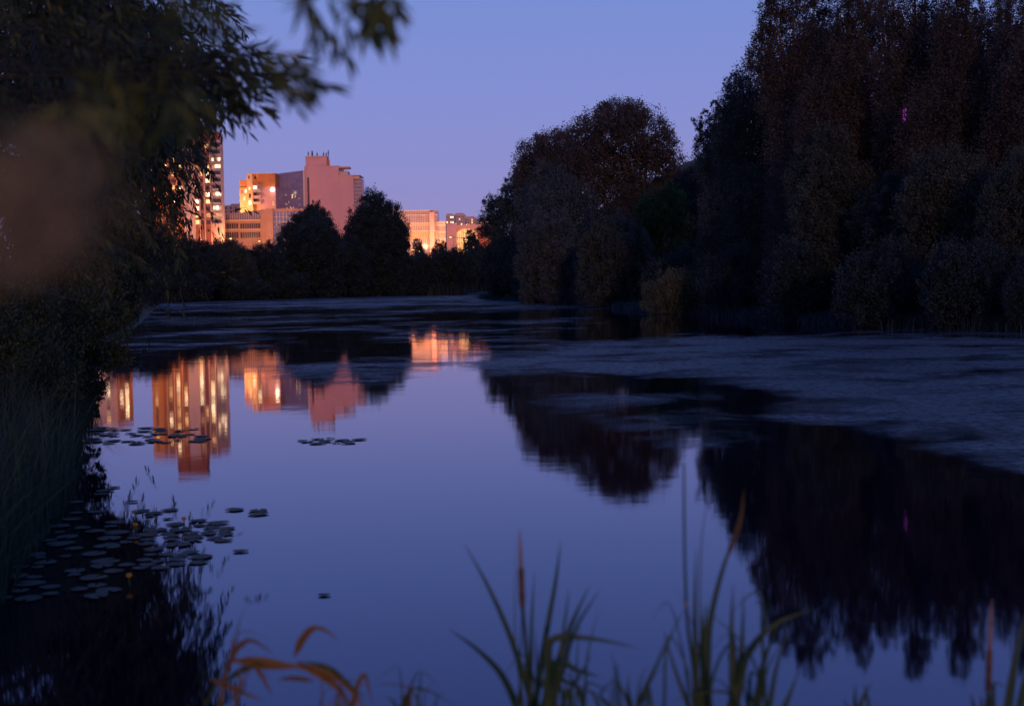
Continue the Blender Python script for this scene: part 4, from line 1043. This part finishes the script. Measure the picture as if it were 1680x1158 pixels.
def blade(parent, pl, D, root, w, mat, name='leaf', tint=.5, face=0.0, dz=0.0, tail=False):
    """a leaf blade from the plant's root through the pixel points pl at distance D"""
    pts = [P(px, py, D + dz * i) for i, (px, py) in enumerate(pl)]
    if not tail:
        a, b_ = pts[0], pts[1]; sl_ = (b_.x - a.x) / max(0.05, b_.z - a.z); dr = a.z - root.z
        m1 = Vector((a.x - max(-.35, min(.35, sl_)) * dr * .4, a.y, a.z - dr * .45))
        pts = [Vector((m1.x * .6 + root.x * .4, root.y, root.z)), m1] + pts
    path = smooth_path(pts, 8); n = len(path); mb = MB(); vs = []; fs = []
    view = Vector((math.sin(face), -math.cos(face), 0.15))
    for i, q_ in enumerate(path):
        d = (path[min(i + 1, n - 1)] - path[max(i - 1, 0)]).normalized(); s = d.cross(view).normalized()
        t = i / (n - 1); ww = w * (min(1, 0.45 + 1.6 * t) if not tail else min(1, .2 + 4 * t)) * (1 - max(0, (t - .45) / .55) ** 1.5 * .96) / 2
        up = s.cross(d) * ww * .35
        vs += [q_ - s * ww, q_ + up, q_ + s * ww]
    for i in range(n - 1):
        a = i * 3; fs += [(a, a + 1, a + 4, a + 3), (a + 1, a + 2, a + 5, a + 4)]
    mb.add(vs, fs, tint); return mb.build(name, M[mat], parent, True)

def plant(name, label, cat, px, D, group):
    c = P(px, 1150, D); z = min(gz(c.x, D), 0.02) - 0.05
    return empty(name, (c.x, D, z), label, cat, group), Vector((c.x, D, z))

def spike(parent, a, b_, tip, D, r, top_mat='spiketip', low='spike', frac=0.5):
    """cattail head from pixel a (low) to b_ (top), with a thin tip above"""
    p0, p1 = P(*a, D), P(*b_, D); d = p1 - p0
    mb = MB(); mb.tube([p0, p0 + d * .03, p0 + d * .1, p0 + d * frac, p0 + d * (frac + .01)], [.003, r * .8, r, r, r * .7], 12); s_ = mb.build('spike', M[low], parent, True)
    mb = MB(); mb.tube([p0 + d * frac, p0 + d * (frac + .1), p0 + d * .85, p1, P(*tip, D)], [r * .7, r * .62, r * .5, r * .3, .001], 10); mb.build('spike_tip', M[top_mat], s_, True)

def extra(parent, root, px, D, n, top, seed, w=.009, mat='reed', spread=60):
    rr = random.Random(seed)
    for i in range(n):
        x0_ = px + rr.uniform(-.35, .35) * spread; h = rr.uniform(.15, 1) ** 1.3 * (1158 - top); lean = rr.gauss(0, .28) * h
        pl = [(x0_, 1158), (x0_ + lean * .35, 1158 - h * .55), (x0_ + lean * rr.uniform(.9, 1.5), 1158 - h)]
        if rr.random() < .3: pl.append((pl[-1][0] + (40 if lean > 0 else -40) * rr.uniform(.5, 1.2), pl[-1][1] + rr.uniform(5, 45)))
        blade(parent, pl, D + rr.uniform(-.12, .12), root, w * rr.uniform(.5, 1.2), mat, tint=rr.random(), face=rr.uniform(-.6, .6))

GC = 'cattails at the near water edge'
D = 3.7
e, rt_ = plant('cattail', 'cattail with an orange-tipped brown spike rising between fanned leaves', 'cattail', 868, D, GC)
extra(e, rt_, 868, D, 6, 960, 1, .008)
mb = MB(); mb.tube(smooth_path([rt_, P(866, 1120, D), P(861, 1040, D), P(857, 996, D)], 6), [.005] * 19, 7); mb.build('stem', M['reed'], e, True)
spike(e, (857, 998), (853, 880), (852, 866), D, .0082, frac=.55)
for i, (pl, w, dz, t) in enumerate([([(866, 1130), (836, 1040), (800, 960), (760, 888)], .017, .0, .5), ([(870, 1120), (872, 1030), (877, 935)], .014, .04, .4),
                                    ([(858, 1150), (846, 1060), (846, 880)], .006, .02, .4), ([(850, 1165), (822, 1105), (782, 1064), (735, 1030)], .019, -.05, .55),
                                    ([(880, 1140), (896, 1040), (912, 950), (920, 885)], .018, .05, .35)]):
    blade(e, pl, D, rt_, w, 'reed', tint=t, dz=dz, face=.1 * i - .2)
GRD = 'reed clumps at the near water edge'
e, rt_ = plant('reed_clump', 'dark green reed clump right of the spiked cattail with broad bent leaves', 'reeds', 925, 3.55, GRD)
extra(e, rt_, 930, 3.55, 10, 985, 2, .010, spread=90)
for i, (pl, w, dz, t) in enumerate([([(905, 1120), (935, 1030), (968, 958)], .020, .02, .3), ([(915, 1100), (928, 1010), (934, 962)], .010, .03, .3), ([(920, 1110), (945, 1030), (985, 965)], .014, -.03, .4),
                                    ([(900, 1110), (905, 1050), (960, 1046), (1048, 1062)], .022, .0, .45), ([(905, 1130), (915, 1085), (950, 1100), (985, 1110)], .022, -.02, .3), ([(900, 1140), (905, 1105), (930, 1118), (985, 1140)], .018, .03, .25),
                                    ([(895, 1130), (885, 1100), (890, 1060)], .010, .0, .5), ([(930, 1140), (950, 1110), (972, 1070)], .012, .0, .5), ([(910, 1150), (902, 1085), (898, 1040)], .012, .0, .3)]):
    blade(e, pl, 3.55, rt_, w, 'reed', tint=t, dz=dz, face=.12 * (i % 4) - .2)
e, rt_ = plant('reed_clump', 'tall green reed with a thin stem broken by a pinkish node', 'reeds', 1148, 3.5, GRD)
extra(e, rt_, 1148, 3.5, 8, 940, 3, .009)
mb = MB(); mb.tube(smooth_path([rt_, P(1140, 1120, 3.5), P(1130, 1040, 3.5), P(1126, 990, 3.5), P(1123, 890, 3.5), P(1122, 760, 3.5)], 6), [.0055 - .0001 * i for i in range(31)], 7); st_ = mb.build('stem', M['reed'], e, True)
mb = MB(); p = P(1126, 992, 3.49); mb.ball(p, .005, 8, 6, 1.4); mb.build('node', M['spiketip'], st_, True)
for i, (pl, w, dz, t) in enumerate([([(1142, 1120), (1140, 1010), (1142, 895)], .016, .02, .4), ([(1152, 1120), (1156, 1030), (1160, 985)], .013, .0, .35), ([(1160, 1110), (1165, 1020), (1190, 920), (1207, 880)], .018, .0, .4),
                                    ([(1130, 1160), (1108, 1100), (1088, 1030)], .014, .02, .5), ([(1090, 1150), (1095, 1060), (1124, 996)], .008, .02, .5), ([(1150, 1120), (1150, 900), (1168, 770)], .005, .04, .5), ([(1158, 1140), (1152, 1050), (1150, 1000)], .012, -.03, .6)]):
    blade(e, pl, 3.5, rt_, w, 'reed', tint=t, dz=dz, face=.15 * (i % 4) - .2)
blade(e, [(1188, 925), (1206, 880), (1216, 845), (1221, 800)], 3.5, rt_,   .013, 'reedbrown', 'dry_leaf', .8, tail=True)
e, rt_ = plant('reed_clump', 'green reed clump with one leaf arching right over the water', 'reeds', 1212, 3.45, GRD)
extra(e, rt_, 1225, 3.45, 12, 960, 4, .010, spread=110)
for i, (pl, w, dz, t) in enumerate([([(1212, 1130), (1225, 1075), (1270, 1025), (1335, 998)], .022, .0, .6), ([(1202, 1110), (1200, 1040), (1203, 955)], .019, .02, .35), ([(1212, 1110), (1218, 1040), (1220, 970)], .016, .03, .35),
                                    ([(1205, 1130), (1218, 1090), (1250, 1040), (1262, 980)], .016, -.02, .5), ([(1240, 1150), (1255, 1080), (1282, 1010)], .018, .0, .3), ([(1262, 1160), (1275, 1090), (1298, 1020)], .014, .0, .35), ([(1285, 1165), (1295, 1140), (1310, 1100)], .016, .0, .6),
                                    ([(1200, 1140), (1160, 1135), (1100, 1150)], .008, .0, .4)]):
    blade(e, pl, 3.45, rt_, w, 'reed', tint=t, dz=dz, face=.12 * (i % 4) - .2)
e, rt_ = plant('reed_clump', 'low green reed tuft left of the tall noded reed', 'reeds', 1040, 3.4, GRD)
extra(e, rt_, 1035, 3.4, 9, 1060, 5, .008, spread=120)
for i, (pl, w, t) in enumerate([([(1050, 1150), (1075, 1095), (1118, 1005)], .013, .5), ([(1030, 1150), (1020, 1130), (1005, 1090)], .010, .5), ([(1000, 1160), (985, 1140), (1010, 1110)], .012, .5), ([(1035, 1155), (1030, 1130), (1032, 1105)], .01, .4), ([(985, 1165), (970, 1135), (940, 1125)], .010, .4)]):
    blade(e, pl, 3.4, rt_, w, 'reed', tint=t, face=.15 * i - .3)
e, rt_ = plant('cattail', 'cattail with a golden-topped spike near the lower right corner', 'cattail', 1622, 3.6, GC)
extra(e, rt_, 1622, 3.6, 5, 1060, 7, .009, spread=90)
mb = MB(); mb.tube(smooth_path([rt_, P(1621, 1155, 3.6), P(1621, 1134, 3.6)], 6), [.005] * 13, 7); mb.build('stem', M['reed'], e, True)
spike(e, (1621, 1136), (1626, 998), (1628, 982), 3.6, .0078, frac=.5, top_mat='spiketip')
for i, (pl, w, t) in enumerate([([(1655, 1150), (1668, 1070), (1690, 980)], .024, .5), ([(1675, 1150), (1690, 1080), (1705, 1020)], .022, .4), ([(1600, 1170), (1596, 1150), (1590, 1135)], .01, .3)]):
    blade(e, pl, 3.6, rt_, w, 'reed', tint=t)
e, rt_ = plant('reed_clump', 'small reed tips showing at the bottom edge left of the golden cattail', 'reeds', 1412, 3.5, GRD)
for pl, w in (([(1410, 1160), (1418, 1140), (1430, 1118)], .013), ([(1395, 1175), (1390, 1160), (1384, 1145)], .01)): blade(e, pl, 3.5, rt_, w, 'reed')
extra(e, rt_, 1412, 3.5, 3, 1110, 6)
# dry reeds, lower left, with warm orange light put into the leaf colour
e, rt_ = plant('dry_reed', 'orange-lit dry reed with bent leaves trailing right at the lower left', 'reeds', 372, 3.5, 'dry reeds at the near water edge')
extra(e, rt_, 372, 3.5, 7, 1030, 8, .006, 'reedorange', 60)
mb = MB(); mb.tube(smooth_path([rt_, P(366, 1120, 3.5), P(384, 1072, 3.5), P(398, 1058, 3.5)], 6), [.0035] * 19, 6); mb.build('stem', M['reedorange'], e, True)
for i, (pl, w, t, mt_) in enumerate([([(372, 1102), (388, 1065), (410, 1050), (450, 1072)], .013, .3, 'reedorange'), ([(380, 1085), (420, 1082), (470, 1090), (545, 1105)], .016, .8, 'reedorange'), ([(384, 1080), (430, 1092), (480, 1096)], .016, .6, 'reedorange'),
                                     ([(366, 1120), (395, 1100), (425, 1088), (440, 1084)], .015, .3, 'reed'), ([(345, 1114), (368, 1122), (400, 1136), (434, 1150)], .012, .4, 'reedorange'), ([(360, 1112), (352, 1135), (335, 1160)], .006, .3, 'reed'),
                                     ([(415, 1088), (430, 1110), (448, 1142)], .010, .5, 'reedorange'), ([(390, 1092), (380, 1060), (400, 1000)], .003, .3, 'reedorange')]):
    blade(e, pl, 3.5, rt_, w, mt_, tint=t, tail=True, face=.2 * (i % 3) - .2)
e, rt_ = plant('dry_reed', 'orange-lit dry reed folded in a hook in the middle of the dry group', 'reeds', 568, 3.5, 'dry reeds at the near water edge')
extra(e, rt_, 560, 3.5, 7, 1070, 9, .006, 'reedorange', 110)
mb = MB(); mb.tube(smooth_path([rt_, P(575, 1165, 3.5), P(550, 1120, 3.5), P(490, 1085, 3.5)], 6), [.0035] * 19, 6); mb.build('stem', M['reedorange'], e, True)
for i, (pl, w, t, mt_) in enumerate([([(482, 1078), (492, 1050), (512, 1030), (535, 1034), (556, 1052)], .012, .6, 'reedorange'), ([(485, 1086), (520, 1098), (555, 1112), (585, 1142), (600, 1162)], .015, .7, 'reedorange'), ([(495, 1094), (530, 1112), (560, 1135), (575, 1165)], .012, .9, 'reedorange'),
                                     ([(500, 1084), (545, 1098), (575, 1125), (600, 1145)], .012, .3, 'reed'), ([(515, 1116), (480, 1112), (455, 1114)], .012, .2, 'reedorange'), ([(484, 1076), (505, 1040), (520, 1030)], .012, .5, 'reedorange')]):
    blade(e, pl, 3.5, rt_, w, mt_, tint=t, tail=True, face=.2 * (i % 3) - .2)
e, rt_ = plant('dry_reed', 'short dry reed bent like a hairpin right of the hooked one', 'reeds', 600, 3.5, 'dry reeds at the near water edge')
for pl, w in (([(580, 1158), (588, 1120), (598, 1106), (605, 1130), (612, 1160)], .012), ([(574, 1160), (584, 1130), (592, 1112)], .008)): blade(e, pl, 3.5, rt_, w, 'reedorange', tint=.5)
e, rt_ = plant('dry_reed', 'thin half-green dry reed with crossed leaves at the bottom edge', 'reeds', 670, 3.5, 'dry reeds at the near water edge')
extra(e, rt_, 680, 3.5, 8, 1090, 10, .006, 'reed', 110)
for i, (pl, w, mt_) in enumerate([([(665, 1150), (676, 1120), (692, 1090)], .009, 'reed'), ([(668, 1160), (672, 1135), (680, 1126)], .016, 'reedorange'), ([(676, 1130), (710, 1136), (750, 1160)], .006, 'reed'), ([(672, 1130), (640, 1122), (610, 1124)], .004, 'reedorange'), ([(650, 1165), (645, 1150), (630, 1140)], .009, 'reed')]):
    blade(e, pl, 3.5, rt_, w, mt_, tint=.3)
e, rt_ = plant('grass_stalk', 'very thin grass stalks left of the orange-lit dry reeds', 'grass stalk', 335, 3.5, 'thin grass at the near water edge')
for pl in ([(330, 1130), (330, 1070)], [(345, 1130), (340, 1110), (332, 1090)], [(385, 1060), (396, 1010), (412, 985)]): blade(e, [(336, 1160)] + pl, 3.5, rt_, .003, 'reed', tint=.3)

# feathery reed plume close to the lens, melted by the shallow focus
rng = np.random.default_rng(300)
c0 = P(60, 330, 0.62)
e = empty('reed_plume', (c0.x - .12, 0.62, gz(c0.x - .12, 0.62)), 'blurred brown feathery reed plume close to the lens at the left edge', 'reed')
n = 950
t = rng.beta(1.7, 1.5, n); ax = np.stack([c0.x - .012 + .02 * t + 0 * t, np.full(n, 0.62), P(60, 460, .62).z + t * (P(60, 215, .62).z - P(60, 460, .62).z)], 1)
wv = 0.0135 * np.sin(np.pi * np.clip(t * .9 + .08, 0, 1)) + .004
c = ax + rng.normal(size=(n, 3)) * np.stack([wv, wv, wv * .5], 1)
d = rng.normal(size=(n, 3)) * .5 + np.array([.2, 0, .8])
v, f = rhombs(c, d, .009, .0016, rng)
mesh_np('plume', v, f, M['plume'], e, np.repeat(rng.random(n), 4))
mb = MB(); mb.tube([(c0.x - .12, .62, gz(c0.x - .12, .62) - .1), (c0.x - .10, .62, 1.1), (c0.x - .05, .62, P(60, 560, .62).z), (c0.x - .012, .62, P(60, 450, .62).z), (c0.x + .004, .62, P(60, 225, .62).z)], [.002, .0016, .001, .0008, .0005], 6); mb.build('stem', M['plume'], e)
